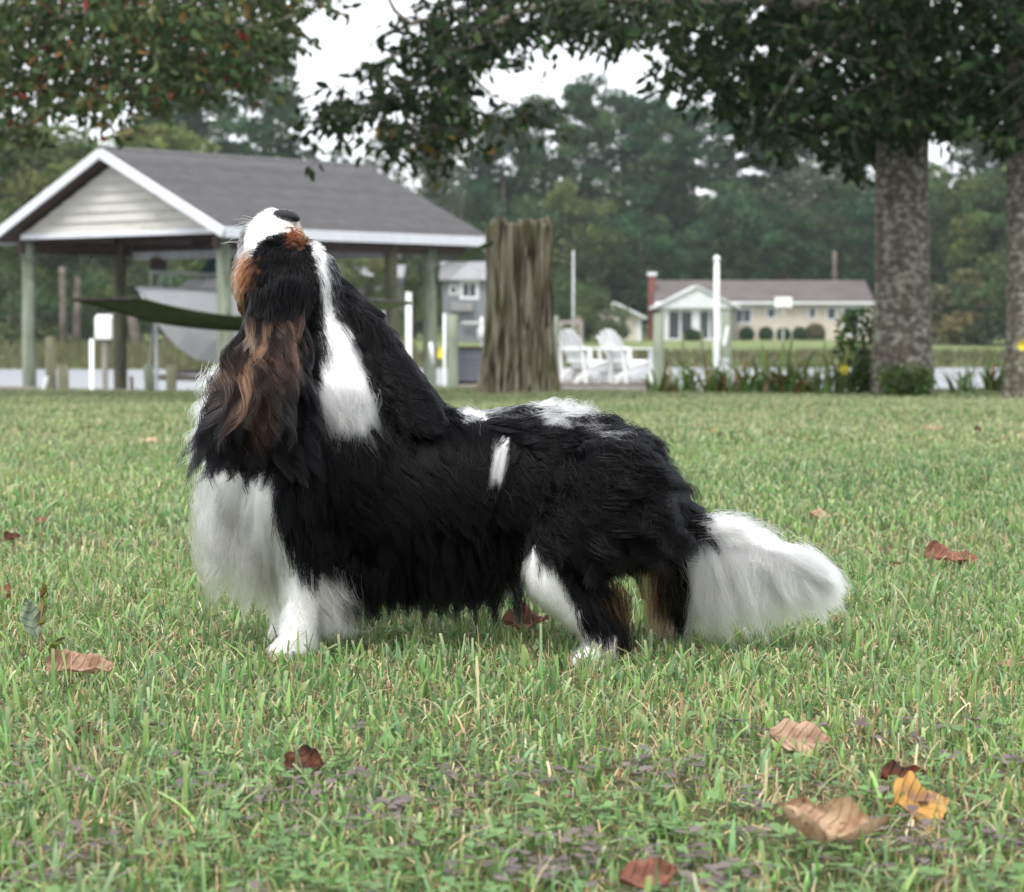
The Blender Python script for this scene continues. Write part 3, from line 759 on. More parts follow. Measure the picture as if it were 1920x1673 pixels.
# the boat on its lift
bt = empty("motor_boat", (0, 0, 0)); tag(bt, "white cabin boat raised on the lift inside the boathouse", "boat")
def boat():
    # stations from bow (s=0) to stern: half width at deck, keel z, deck z ; boat axis along Lv from the gable side
    st = [(0.0, .02, .45, .85), (.25, .34, .06, .85), (.6, .64, -.30, .82), (1.1, .92, -.56, .78), (2.0, 1.12, -.68, .72), (3.4, 1.2, -.72, .66), (5.6, 1.15, -.72, .64)]
    wc = W_ / 2 + .25; l0 = 1.4; zb0 = .22
    prof = [(0, 0), (.55, .28), (.88, .55), (.97, .8), (1.0, 1.0)]
    hull, low = MB(), MB(); rings = []
    for s, hw, k, dkz in st:
        ring = []
        for sd_ in (-1, 1):
            side = []
            for fw, fz in prof:
                side.append(bp(l0 + s - (0.35 * fz if s < .3 else .2 * fz if s < 1 else 0), wc + sd_ * hw * fw, zb0 + k + (dkz - k) * fz))
            ring.append(side)
        rings.append(ring)
    for i in range(len(rings) - 1):
        for sd_ in (0, 1):
            for j in range(len(prof) - 1):
                q = [rings[i][sd_][j], rings[i + 1][sd_][j], rings[i + 1][sd_][j + 1], rings[i][sd_][j + 1]]
                if sd_: q = q[::-1]
                (low if j < 2 else hull).add(q, [(0, 1, 2, 3)])
    last = rings[-1]
    hull.add([*last[0], *last[1][::-1]], [tuple(range(10))])
    hull.build("hull", M['hull'], bt, True); low.build("hull_bottom", M['hull_low'], bt, True)
    dkm = MB()
    for i in range(len(rings) - 1):
        q = [rings[i][0][-1], rings[i][1][-1], rings[i + 1][1][-1], rings[i + 1][0][-1]]
        c = [v + Vector((0, 0, .02)) for v in q]
        dkm.add(c, [(0, 1, 2, 3)])
    dkm.build("deck", M['hull'], bt, True)
    for i in range(len(rings) - 1):
        pass
    rub = MB()
    for sd_ in (0, 1): rub.tube([r[sd_][-1] + Vector((0, 0, -.02)) for r in rings], .03, 6)
    rub.build("rub_rail", M['metal'], bt)
    cab = MB(); z = zb0 + .70
    def q(l, w, dz): return bp(l0 + l, wc + w, z + dz)
    cab.add([q(.75, -.35, .05), q(.75, .35, .05), q(1.9, .8, .05), q(1.9, -.8, .05), q(1.15, -.28, .32), q(1.15, .28, .32), q(1.9, .68, .42), q(1.9, -.68, .42)],
            [(0, 1, 5, 4), (1, 2, 6, 5), (2, 3, 7, 6), (3, 0, 4, 7), (4, 5, 6, 7)]); cab.build("cabin", M['hull'], bt, bevel=.03)
    ws = MB(); ws.add([q(1.75, -.68, .42), q(1.75, .68, .42), q(2.25, .6, .95), q(2.25, -.6, .95), q(3.1, .85, .45), q(3.1, .78, .9), q(3.1, -.85, .45), q(3.1, -.78, .9)],
                      [(0, 1, 2, 3), (1, 4, 5, 2), (0, 3, 7, 6)]); ws.build("windshield", M['teal_glass'], bt)
    rl = MB(); rl.tube([q(-.1, 0, .45), q(.5, .5, .42), q(1.5, .95, .40)], .018, 6); rl.tube([q(-.1, 0, .45), q(.5, -.5, .42), q(1.5, -.95, .40)], .018, 6)
    for l, w in ((.2, .28), (.8, .66), (.2, -.28), (.8, -.66)): rl.tube([q(l, w, .1), q(l, w, .43)], .014, 6)
    rl.build("bow_rail", M['metal'], bt)
    bk = MB(); bk.bar(q(1.2, -1.4, -1.62), q(1.2, 1.6, -1.62), .12, .12); bk.bar(q(4.0, -1.4, -1.62), q(4.0, 1.6, -1.62), .12, .12); bk.bar(q(.9, -.5, -1.5), q(4.6, -.5, -1.5), .12, .1); bk.bar(q(.9, .5, -1.5), q(4.6, .5, -1.5), .12, .1)
    bo_l = bk.build("lift_cradle", M['dock_wood'], bo)
    for l, lb in ((1.2, 3.0), (4.0, 5.2)):
        for w in (-1.35, 1.55):
            cb = MB(); cb.tube([q(l, w, -1.58), bp(lb, wc + w, ZE - .4)], .012, 5); cb.build("lift_cable", M['metal'], bo)
boat()

# ================================================================== damp air over the creek
def haze():
    m = bpy.data.materials.new("damp_air"); m.use_nodes = True; n, l = m.node_tree.nodes, m.node_tree.links; n.clear()
    o = n.new("ShaderNodeOutputMaterial"); v = n.new("ShaderNodeVolumePrincipled")
    v.inputs["Color"].default_value = (.90, .94, 1.0, 1); v.inputs["Density"].default_value = .00018; v.inputs["Anisotropy"].default_value = .2
    l.new(v.outputs[0], o.inputs["Volume"])
    mb = MB(); mb.box((0, 1270, 9.0), (2200, 2580, 29.5))
    ob = mb.build("haze", m); ob["kind"] = "stuff"; ob["label"] = "thin damp haze over the creek"; ob["category"] = "haze"
haze()

# ================================================================== dock with chairs, posts and poles
CY = 46.0
def cz(py, Y=CY): return CAM_H + (600 - py) / F_PX * Y
cd = empty("chair_dock", (0, 0, 0)); tag(cd, "weathered plank dock carrying the two white chairs", "dock")
x0, x1 = at(1030, 700, CY).x, at(1262, 700, CY).x
DKZ = cz(719.5)
for i in range(26):
    mb = MB(); mb.box(((x0 + x1) / 2, CY + .07 + i * .14, DKZ - .02 + random.uniform(-.004, .004)), (x1 - x0, .128, .04)); mb.build("plank", M['grey_wood'], cd)
mb = MB(); mb.box(((x0 + x1) / 2, CY - .035, DKZ - .17), (x1 - x0 + .06, .05, .26)); mb.build("fascia_board", M['grey_wood'], cd)
mb = MB(); mb.box(((x0 + x1) / 2, CY - .03, DKZ - .022), (x1 - x0 + .05, .06, .03)); mb.build("edge_strip", M['dark_wood'], cd)
for x in (x0 + .2, x1 - .2):
    mb = MB(); mb.tube([(x, CY + 2, -4.3), (x, CY + 2, DKZ - .05)], .12, 10); mb.build("post", M['dark_piling'], cd)

def adirondack():
    e = empty("adirondack_chair")
    # front toward +x ; origin between the feet
    for i in range(6):
        y = -.245 + i * .098
        zt = .98 - .55 * (abs(y) / .3) ** 2 * .35
        mb = MB(); fan = 1 + .18
        mb.bar((-.10, y * .8, .30), (-.42, y * fan, zt), .088, .022, up=(1, 0, .3)); mb.build("back_slat", M['white_plastic'], e, bevel=.006)
    for z, w in ((.62, .72), (.40, .58)):
        mb = MB(); mb.box((-.105 - (z - .30) * .47 - .03, 0, z), (.03, w, .075)); mb.build("back_rail", M['white_plastic'], e, bevel=.006)
    for s in (-1, 1):
        mb = MB(); mb.box((.02, s * .36, .62), (.80, .13, .024)); mb.build("armrest", M['white_plastic'], e, bevel=.008)
        mb = MB(); mb.box((.36, s * .30, .305), (.10, .025, .61)); mb.build("leg", M['white_plastic'], e, bevel=.005)
        mb = MB(); mb.add([(.42, s * .27, .40), (.42, s * .27, .28), (-.52, s * .27, .0), (-.40, s * .27, .0), (-.45, s * .27, .09), (-.10, s * .27, .28)], [(0, 1, 2, 3, 5), (3, 4, 5)][:1])
        mb.v += [(x, y - s * .03, z) for x, y, z in mb.v[:6]]
        mb.f = [(0, 1, 2, 3, 4, 5), (11, 10, 9, 8, 7, 6)] + [(i, (i + 1) % 6, (i + 1) % 6 + 6, i + 6) for i in range(6)]
        mb.build("leg", M['white_plastic'], e)
        mb = MB(); mb.box((-.30, s * .33, .31), (.06, .025, .62), M=Matrix.Rotation(R(-8), 3, 'Y')); mb.build("arm_support", M['white_plastic'], e)
    for i in range(6):
        x = -.08 + i * .092; mb = MB(); mb.box((x, 0, .285 + .105 * i / 5), (.084, .56, .022), M=Matrix.Rotation(R(-12), 3, 'Y')); mb.build("seat_slat", M['white_plastic'], e, bevel=.005)
    mb = MB(); mb.box((.43, 0, .33), (.022, .58, .14)); mb.build("front_apron", M['white_plastic'], e, bevel=.005)
    return e
c1 = adirondack(); c2 = copy_tree(c1)
for c, px, lab in ((c1, 1097, "white slatted garden chair on the dock, nearer the tall stump"), (c2, 1172, "white slatted garden chair on the dock, nearer the green piling")):
    p = at(px, 700, CY + .75); c.location = (p.x, p.y, DKZ + .004); c.rotation_euler = (0, 0, R(38)); c.scale = (1.04,) * 3
    tag(c, lab, "chair", "white garden chairs on the dock")
def post(px, top, bot, w, Y, label, mat='piling', base_z=None, name="wooden_post", cat="post"):
    a = at(px, bot, Y); b = at(px, top, Y); r = w / 2 / F_PX * Y
    zb_ = base_z if base_z is not None else a.z
    mb = MB(); n = 7
    mb.tube([(random.uniform(-.01, .01), 0, (b.z - zb_) * t) for t in np.linspace(0, 1, n)], [r * (1.05 - .07 * t) for t in np.linspace(0, 1, n)], 14, noise=.025)
    o = mb.build(name, M[mat], None, True); o.location = (a.x, a.y, zb_)
    return tag(o, label, cat)
post(1037, 592, 742, 22, 42, "pale green post touching the right side of the tall stump", base_z=-2.6)
post(1235, 588, 722, 21, CY - .3, "pale green piling right of the white chairs", base_z=-4.3)
post(1361, 588, 722, 19, CY + 3, "pale green piling just right of the tall white pole", base_z=-4.3)
post(848, 590, 740, 21, 40, "pale green post between the boathouse and the tall stump", base_z=-2.6)
post(280, 684, 752, 19, 21.3, "short pale post at the lawn edge below the boat", base_z=-1.2)
post(96, 632, 738, 20, 43, "thick green post beside the leftmost boathouse piling", 'dark_piling', -4.2)
post(119, 685, 738, 22, 42.5, "short mossy post standing right of the thick green post", 'dark_piling', -4.2)
post(322, 684, 735, 20, 46, "short mossy post under the boat bow", 'dark_piling', -4.2)
post(1083, 592, 640, 17, 60, "dark stub post behind the left white chair", 'dark_piling', -4.2)
post(247, 705, 730, 7, 46, "thin dark peg beside the middle boathouse piling", 'dark_wood', -2.2)
post(1177, 660, 700, 10, 60, "thin grey post beyond the chairs in the creek", 'dark_piling', -4.2)
for px, t, b in ((1280, 622, 684), (1316, 618, 680)):
    post(px, t, b, 4.5, 118, "slim grey stake at the far waterline " + ("left of the white pole" if px == 1316 else "right of the green piling"), 'dark_piling', -4.2)
# white pole with a ball
pe = empty("white_pole", at(1343, 702, CY)); tag(pe, "tall white pole with a ball on top beside the creek", "pole")
L = (702 - 492) / F_PX * CY
mb = MB(); mb.tube([(0, 0, -3.5), (0, 0, L * .75), (0, 0, L)], [.062, .058, .045], 12); mb.build("shaft", M['white_plastic'], pe, True)
mb = MB(); mb.ellipsoid((0, 0, L + .06), (.065, .065, .065), 14, 10); mb.build("ball_finial", M['white_plastic'], pe, True)
mb = MB(); mb.box((.14, -.02, .05 + .1), (.16, .16, .3)); mb.build("meter_box", M['metal'], pe, bevel=.01)
mb = MB(); mb.bar((.13, -.1, .55), (.20, -.1, .9), .05, .05); mb.build("bracket", M['white_plastic'], pe)
# electric box on its post and other white pipes by the slip
eb = empty("electric_box", at(197, 725, 46)); tag(eb, "white electric meter box on a grey post beside the slip", "electric box")
mb = MB(); mb.tube([(0, 0, -2.0), (0, 0, .85)], .055, 8); mb.build("post", M['grey_wood'], eb)
mb = MB(); mb.add([(-.17, -.12, .88), (.15, -.12, .88), (.15, .1, .88), (-.17, .1, .88), (-.17, -.12, 1.28), (.15, -.12, 1.28), (.15, .1, 1.36), (-.17, .1, 1.36)], [(3, 2, 1, 0), (0, 1, 5, 4), (1, 2, 6, 5), (2, 3, 7, 6), (3, 0, 4, 7), (4, 5, 6, 7)])
mb.build("cabinet", M['white_plastic'], eb, bevel=.025)
def rod(px, top, bot, w, Y, label, lean=0, mat='white_plastic', base=None, name="white_pipe"):
    a, b = at(px, bot, Y), at(px + lean, top, Y)
    mb = MB(); zb_ = (base - a.z) if base is not None else 0
    mb.tube([(0, 0, zb_), (b.x - a.x, 0, b.z - a.z)], w / 2 / F_PX * Y, 8); o = mb.build(name, M[mat], None, True); o.location = a
    return tag(o, label, "pipe")
rod(172, 636, 726, 9, 45, "white upright pipe left of the electric box", base=-2.3)
rod(74, 706, 744, 9, 21.2, "short leaning white stake at the lawn edge by the leftmost piling", 14, base=-.3, name="white_stake")
rod(293, 590, 728, 7, 48, "grey upright pipe below the boat bow", mat='metal', base=-2.3)
rod(766, 548, 700, 12, 46.5, "white upright pipe against the right boathouse pilings", base=-2.3)
rod(812, 642, 684, 7, 47.2, "short slanting white pipe right of the last boathouse piling", -5, name="white_pipe")
rod(833, 588, 650, 5, 47.5, "thin white pipe next to the pale green post", base=-2.2)
rod(1075, 470, 600, 4, 60, "thin grey mast rising behind the white chairs", mat='metal', base=-2.3, name="mast")
tag(bpy.data.objects["mast"], cat="mast")
mb = MB(); a = at(826, 662, 47); mb.add([(0, 0, .13), (.06, 0, .02), (.05, 0, -.1), (-.05, 0, -.1), (-.06, 0, .02), (0, .02, .13), (.06, .02, .02), (.05, .02, -.1), (-.05, .02, -.1), (-.06, .02, .02)],
   [(0, 4, 3, 2, 1), (5, 6, 7, 8, 9)] + [(i, (i + 1) % 5, (i + 1) % 5 + 5, i + 5) for i in range(5)])
o = mb.build("yellow_marker", M['yellow_petal']); o.location = a + Vector((0, -.05, 0)); tag(o, "small yellow marker hung on the last boathouse piling", "marker")
# slim rail behind the left chair and the white lamp near the stump
mb = MB(); a, b = at(1048, 605, 58), at(1090, 603, 58); mb.bar(a, b, .05, .09); mb.bar((b.x, b.y, b.z - 2.2), (b.x, b.y, b.z), .08, .08, (0, 1, 0)); mb.bar((a.x + .05, a.y, a.z - 2.2), (a.x + .05, a.y, a.z), .08, .08, (0, 1, 0))
tag(mb.build("wooden_rail", M['grey_wood']), "pale wooden rail behind the left white chair", "rail")
lm = empty("dock_lamp", at(903, 660, 52)); tag(lm, "white dock lamp on a slim post left of the tall stump", "lamp")
s_ = 52 / F_PX
mb = MB(); mb.tube([(0, 0, -2.0), (0, 0, 22 * s_)], .03, 8); mb.build("post", M['white_plastic'], lm)
mb = MB(); mb.tube([(0, 0, 20 * s_), (0, 0, 24 * s_), (0, 0, 40 * s_), (0, 0, 52 * s_), (0, 0, 58 * s_), (0, 0, 66 * s_)], [.04, .10, .095, .035, .05, .02], 12); mb.build("lantern", M['white_plastic'], lm, True)
# low grey plank wall at the slip
gw = empty("plank_wall", (0, 0, 0)); tag(gw, "low grey plank wall between the boathouse and the tall stump", "wall")
for i in range(6):
    zt = cz(655 + i * 10, 50); mb = MB(); a, b = at(852, 660, 50), at(958, 660, 50)
    mb.box(((a.x + b.x) / 2, 50 + random.uniform(-.008, .008), zt - .05), (b.x - a.x, .05, .1)); mb.build("plank", M['blue_siding'], gw)
mb = MB(); mb.box(((a.x + b.x) / 2, 50, cz(652, 50)), (b.x - a.x + .05, .16, .05)); mb.build("cap_board", M['dark_wood'], gw)
mb = MB(); mb.box(((a.x + b.x) / 2, 50.12, cz(690, 50)), (b.x - a.x, .1, .78)); mb.build("backing", M['dark_wood'], gw)
for x in (a.x + .05, b.x - .05):
    mb = MB(); mb.box((x, 50.25, -2.5), (.12, .12, 3.4)); mb.build("post", M['dark_piling'], gw)
# timber sill along the lawn edge below the boathouse
sill = empty("edge_timber", (0, 0, 0)); tag(sill, "weathered timber bulkhead along the lawn edge left of the dog", "bulkhead")
for i in range(4):
    a, b = at(-60 + i * 118, 738, 21.4), at(56 + i * 118, 738, 21.4)
    mb = MB(); mb.bar(a, b, .16, .055); mb.build("cap_board", M['grey_wood'], sill)
mb = MB(); a, b = at(-60, 748, 21.4), at(410, 748, 21.4); mb.box(((a.x + b.x) / 2, 21.44, a.z - .5), (b.x - a.x, .08, 1.06)); mb.build("sheathing", M['dock_wood'], sill)

# ================================================================== tall stump
def stump():
    Y = 20.0; base = at(975, 742, Y); z0 = float(lawn_z(base.x, Y)) - .05
    H = at(975, 418, Y).z - z0
    nz_, nt = 46, 200; V, F = [], []
    rs = random.Random(9)
    ph = [rs.uniform(0, 6.28) for _ in range(8)]
    flutes = [(7, .05), (13, .06), (22, .06), (35, .05), (52, .03)]
    for j in range(nz_):
        t = j / (nz_ - 1)
        r = .232 + .055 * math.exp(-t * 9) + .024 * math.exp(-t * 2.2) + .006 * math.sin(t * 9)
        for i in range(nt):
            a = 2 * math.pi * i / nt
            k = 0
            for q, (fq, am) in enumerate(flutes):
                k += am * (abs(math.sin(a * fq / 2 + ph[q] + .5 * math.sin(t * 3.1 + q) + .25 * math.sin(t * 11 + q * 2))) - .6) * (1.15 - .25 * t)
            rr = r * (1.0 + 2.4 * k) + rs.uniform(-.0015, .0015)
            zt = H * t
            if j == nz_ - 1: zt += .03 * math.sin(a * 5 + 1) + .02 * math.sin(a * 13) + rs.uniform(-.012, .012)
            V.append((math.cos(a) * rr, math.sin(a) * rr, zt))
    for j in range(nz_ - 1):
        for i in range(nt):
            i2 = (i + 1) % nt
            F.append((j * nt + i, j * nt + i2, (j + 1) * nt + i2, (j + 1) * nt + i))
    c = len(V); V.append((0, 0, H - .05))
    for i in range(nt): F.append(((nz_ - 1) * nt + i, (nz_ - 1) * nt + (i + 1) % nt, c))
    me = bpy.data.meshes.new("tree_stump"); me.from_pydata(V, [], F); me.materials.append(M['dead_wood']); me.shade_smooth()
    o = link("tree_stump", me); o.location = (base.x, Y, z0)
    tag(o, "tall barkless mossy tree stump at the lawn edge behind the dog", "stump")
    return Vector((base.x, Y, z0))
ST = stump()

# ================================================================== the two near trees on the right and one out of view on the left
def near_leaves(P, Rdir, size, rng, pal, weights, fold=.12):
    """pointed, slightly folded leaf at P pointing along Rdir: 6 vertices, 2 quads each side of the midrib"""
    n = len(P)
    d = Rdir / np.linalg.norm(Rdir, axis=1, keepdims=True)
    r = rng.normal(size=(n, 3)); s = np.cross(d, r); s /= np.linalg.norm(s, axis=1, keepdims=True); nn = np.cross(s, d)
    L = (size * rng.uniform(.65, 1.25, n))[:, None]; w = L * rng.uniform(.20, .27, (n, 1))
    up = nn * L * fold; cv = nn * L * rng.uniform(-.15, .15, (n, 1))
    v = [P, P + d * L * .33 + s * w + up, P + d * L * .33 - s * w + up, P + d * L * .35 + cv * .5, P + d * L * .72 + s * w * .72 + up * .7 + cv, P + d * L * .72 - s * w * .72 + up * .7 + cv, P + d * L + cv * 1.5]
    V = np.stack(v, 1).reshape(-1, 3)
    b = np.arange(n)[:, None] * 7
    quads = np.concatenate([b + np.array([[0, 1, 4, 3]]), b + np.array([[0, 3, 5, 2]])]);
    tris = np.concatenate([b + np.array([[3, 4, 6, 6]]), b + np.array([[3, 6, 5, 5]])])
    F3 = np.concatenate([b + np.array([[0, 1, 3]]), b + np.array([[1, 4, 3]]), b + np.array([[0, 3, 2]]), b + np.array([[3, 5, 2]]), b + np.array([[3, 4, 6]]), b + np.array([[3, 6, 5]])])
    C = np.repeat(leaf_col(n, pal, rng, .3, weights), 7, 0)
    return V, F3, C
def in_poly(px, py, poly):
    poly = np.array(poly, float); x, y = np.asarray(px), np.asarray(py)
    r = np.zeros(x.shape, bool); j = len(poly) - 1
    for i in range(len(poly)):
        xi, yi = poly[i]; xj, yj = poly[j]
        c = ((yi > y) != (yj > y)) & (x < (xj - xi) * (y - yi) / (yj - yi + 1e-9) + xi)
        r ^= c; j = i
    return r
def sprays_in(poly, n, Y0, Y1, rng, dark=1.0):
    """twig starts spread through the slab of air under the crown that the outline encloses"""
    poly = np.array(poly); lo, hi = poly.min(0), poly.max(0); out = []
    while len(out) < n:
        px = rng.uniform(lo[0], hi[0], 400); py = rng.uniform(lo[1], hi[1], 400)
        k = in_poly(px, py, poly)
        for a, b in zip(px[k], py[k]):
            out.append(at(a, b, rng.uniform(Y0, Y1)))
            if len(out) >= n: break
    return np.array(out)
def spray_leaves(S, rng, size, pal, weights, per=9, spread=.26, hang=.55):
    n = len(S)
    ax = rng.normal(size=(n, 3)); ax[:, 2] = -abs(ax[:, 2]) * hang - .15; ax /= np.linalg.norm(ax, axis=1, keepdims=True)
    k = np.repeat(np.arange(n), per); t = rng.uniform(0, 1, len(k))[:, None]
    P = S[k] + ax[k] * t * spread * 1.25 + rng.normal(0, .025, (len(k), 3))
    D = ax[k] * .7 + rng.normal(size=(len(k), 3)) * .75 + np.array([0, 0, -.45])
    return near_leaves(P, D, size, rng, pal, weights), ax
def twig_mesh(S, ax, parent, rng, r=.004):
    mb = MB()
    for s, a in zip(S, ax):
        s = Vector(s); a = Vector(a)
        mb.tube([s - a * .06, s + a * .22 + Vector((0, 0, .01)), s + a * .40], [r, r * .7, r * .3], 4, caps=False)
    return mb.build("twigs", M['twig'], parent)
def limb(mb, pts, r0, r1, n=7):
    m = len(pts); mb.tube(pts, [r0 + (r1 - r0) * (i / (m - 1)) for i in range(m)], n)
GR = [(.022, .045, .018), (.03, .058, .022), (.042, .072, .024), (.02, .036, .02)]
GR2 = [(.045, .080, .034), (.062, .105, .042), (.085, .12, .048), (.105, .115, .055), (.26, .035, .035), (.20, .11, .045), (.16, .17, .06)]
def trunk_mesh(name, pts, rad, parent, seed, n=28):
    rs = random.Random(seed); pts = [Vector(p) for p in pts]; V, F = [], []
    m = 40; ph = [rs.uniform(0, 6.3) for _ in range(6)]
    def samp(arr, t):
        x = t * (len(arr) - 1); i = min(int(x), len(arr) - 2); f = x - i
        return arr[i] * (1 - f) + arr[i + 1] * f
    for j in range(m):
        t = j / (m - 1); p = samp(pts, t); r = samp(rad, t)
        for i in range(n):
            a = 2 * math.pi * i / n
            rr = r * (1 + .03 * math.sin(a * 3 + ph[0] + t * 4) + .025 * math.sin(a * 5 + ph[1] - t * 6) + rs.uniform(-.012, .012) + .25 * math.exp(-t * 28) * max(0, math.sin(a * 2.5 + ph[2])))
            V.append((p.x + math.cos(a) * rr, p.y + math.sin(a) * rr, p.z))
    for j in range(m - 1):
        for i in range(n):
            i2 = (i + 1) % n; F.append((j * n + i, j * n + i2, (j + 1) * n + i2, (j + 1) * n + i))
    me = bpy.data.meshes.new(name); me.from_pydata(V, [], F); me.materials.append(M['bark']); me.shade_smooth()
    return link(name, me, parent)
def near_tree(label, base, trunk_pts, trunk_rad, limbs, crown_pts_fn, seed):
    e = empty("shade_tree", base); e_inv = -Vector(base)
    t = trunk_mesh("trunk", trunk_pts, trunk_rad, e, seed); t.location = e_inv
    for pts, r0, r1 in limbs:
        mb = MB(); limb(mb, pts, r0, r1); o = mb.build("limb", M['bark'], e, True); o.location = e_inv
    rng = np.random.default_rng(seed)
    for nm, (V, F, C), tw in crown_pts_fn(rng):
        o = np_mesh(nm, V, F, M['leaf'], C, e); o.location = e_inv
        if tw is not None:
            o2 = twig_mesh(tw[0], tw[1], e, rng); o2.location = e_inv; o2["kind"] = "stuff"
    tag(e, label, "tree"); return e
def join(parts):
    V, F, C, off = [], [], [], 0
    for v, f, c in parts: V.append(v); F.append(f + off); C.append(c); off += len(v)
    return np.concatenate(V), np.concatenate(F), np.concatenate(C)
def high_crown(cx, cy, z0, z1, r, n, rng, pal, w, size=.17):
    P = []
    while len(P) < n:
        d = rng.uniform(-1, 1, (n, 3)); d = d[(d ** 2).sum(1) < 1]; P.extend(d.tolist())
    P = np.array(P[:n]) * np.array([r, r, (z1 - z0) / 2]) + np.array([cx, cy, (z0 + z1) / 2])
    D = rng.normal(size=(n, 3)) + np.array([0, 0, -.6])
    return near_leaves(P, D, size, rng, pal, w)
# tree with the lichen covered trunk
b1 = at(1690, 742, 20.0); b1 = Vector((b1.x, 20.0, float(lawn_z(b1.x, 20)) - .05))
def v3(px, py, Y): return at(px, py, Y)
def crown_right(rng):
    dense = [(1255, 150), (1265, 70), (1300, -40), (1500, -60), (1900, -60), (1990, -40), (1990, 250), (1890, 270), (1835, 225), (1790, 190), (1765, 235), (1730, 240), (1640, 255), (1590, 285), (1560, 225), (1500, 275), (1430, 265), (1405, 190), (1330, 165)]
    band = [(590, 240), (575, 205), (640, 165), (680, 130), (735, 95), (740, 50), (800, 20), (860, -60), (1320, -60), (1290, 60), (1180, 70), (1100, 60), (1050, 40), (960, 90), (900, 120), (860, 180), (800, 240), (760, 180), (700, 210), (620, 240)]
    tip = [(940, 195), (1045, 190), (1040, 215), (950, 225), (860, 260), (810, 285), (740, 270), (700, 230), (760, 215), (850, 230)]
    S1 = sprays_in(dense, 1150, 18.2, 21.8, rng); S2 = sprays_in(band, 430, 16.5, 19.0, rng); S3 = sprays_in(tip, 60, 16.8, 17.6, rng)
    a, ax1 = spray_leaves(S1, rng, .105, GR, None, 11); b, ax2 = spray_leaves(S2, rng, .095, GR, None, 9); c, ax3 = spray_leaves(S3, rng, .085, GR + [(.12, .12, .03), (.26, .16, .03)], [.24, .24, .24, .14, .08, .06], 8)
    hi = high_crown(b1.x - .3, 19.8, 3.3, 8.8, 3.6, 9000, rng, GR, None)
    yield "crown", join([a, b, c, hi]), (np.concatenate([S1[::2], S2, S3]), np.concatenate([ax1[::2], ax2, ax3]))
near_tree("shade tree with a lichen spotted grey trunk right of the ranch house", b1,
  [b1 + Vector((0, 0, 0)), at(1690, 560, 20), at(1688, 380, 20), at(1692, 200, 20), at(1695, 0, 20), at(1690, -300, 20), at(1680, -800, 20)],
  [.262, .222, .215, .21, .215, .18, .07],
  [([at(1680, 60, 20), at(1560, 20, 19.4), at(1400, -10, 18.6), at(1250, 10, 18.0), at(1120, -8, 17.6), at(980, 20, 17.4), at(880, 70, 17.2), at(790, 160, 17.1)], .085, .008),
   ([at(880, 70, 17.2), at(880, 140, 17.2), at(925, 180, 17.2), at(985, 208, 17.2)], .014, .004),
   ([at(980, 20, 17.4), at(860, 20, 17.3), at(770, 45, 17.2), at(740, 20, 17.2), at(722, -15, 17.2)], .022, .012),
   ([at(1695, -20, 20), at(1790, -60, 19.6), at(1880, -30, 19.3), at(1960, 60, 19.0)], .07, .01),
   ([at(1690, 40, 20), at(1600, 60, 19.2), at(1500, 130, 18.8), at(1440, 220, 18.6)], .06, .006),
   ([at(1690, -100, 20), at(1620, -160, 20.6), at(1520, -260, 21.0)], .10, .03), ([at(1690, -200, 20), at(1790, -330, 20), at(1880, -480, 20.4)], .10, .03)],
  crown_right, 21)
b2 = at(1932, 744, 19.2); b2 = Vector((b2.x, 19.2, float(lawn_z(b2.x, 19.2)) - .05))
def crown_r2(rng):
    poly = [(1880, -40), (2060, -60), (2100, 230), (2000, 260), (1950, 180), (1900, 90)]
    S = sprays_in(poly, 170, 18.0, 21.0, rng); a, ax = spray_leaves(S, rng, .1, GR, None, 10)
    hi = high_crown(b2.x + .9, 19.0, 3.4, 8.0, 3.0, 4500, rng, GR, None)
    yield "crown", join([a, hi]), (S, ax)
near_tree("shade tree cut by the right edge, its grey trunk half in view", b2,
  [b2, at(1926, 560, 19.2), at(1924, 380, 19.2), at(1926, 200, 19.2), at(1922, 0, 19.2), at(1930, -300, 19.2), at(1950, -700, 19.2)], [.19, .155, .15, .15, .17, .12, .05],
  [([at(1924, 20, 19.2), at(1890, -40, 19.0), at(1830, -120, 18.6)], .06, .02), ([at(1926, -60, 19.2), at(2010, -160, 19.4), at(2080, -220, 19.6)], .07, .02)], crown_r2, 22)
b3 = at(-110, 740, 18.2); b3 = Vector((b3.x, 18.2, float(lawn_z(b3.x, 18.2)) - .05))
def crown_left(rng):
    poly = [(-120, -60), (600, -60), (600, 10), (570, 40), (530, 90), (500, 125), (470, 150), (410, 165), (380, 185), (290, 190), (250, 215), (150, 215), (70, 190), (40, 170), (-60, 190)]
    low = [(-80, 190), (60, 190), (90, 250), (40, 285), (-60, 290)]
    S = sprays_in(poly, 860, 15.2, 18.6, rng); S2 = sprays_in(low, 14, 16, 17.5, rng); S = np.concatenate([S, S2])
    a, ax = spray_leaves(S, rng, .085, GR2, [.25, .30, .21, .13, .022, .04, .048], 9, .24, .4)
    hi = high_crown(b3.x + .8, 17.6, 3.2, 8.2, 3.3, 6500, rng, GR2, [.25, .3, .2, .13, .03, .04, .05])
    yield "crown", join([a, hi]), (S[::2], ax[::2])
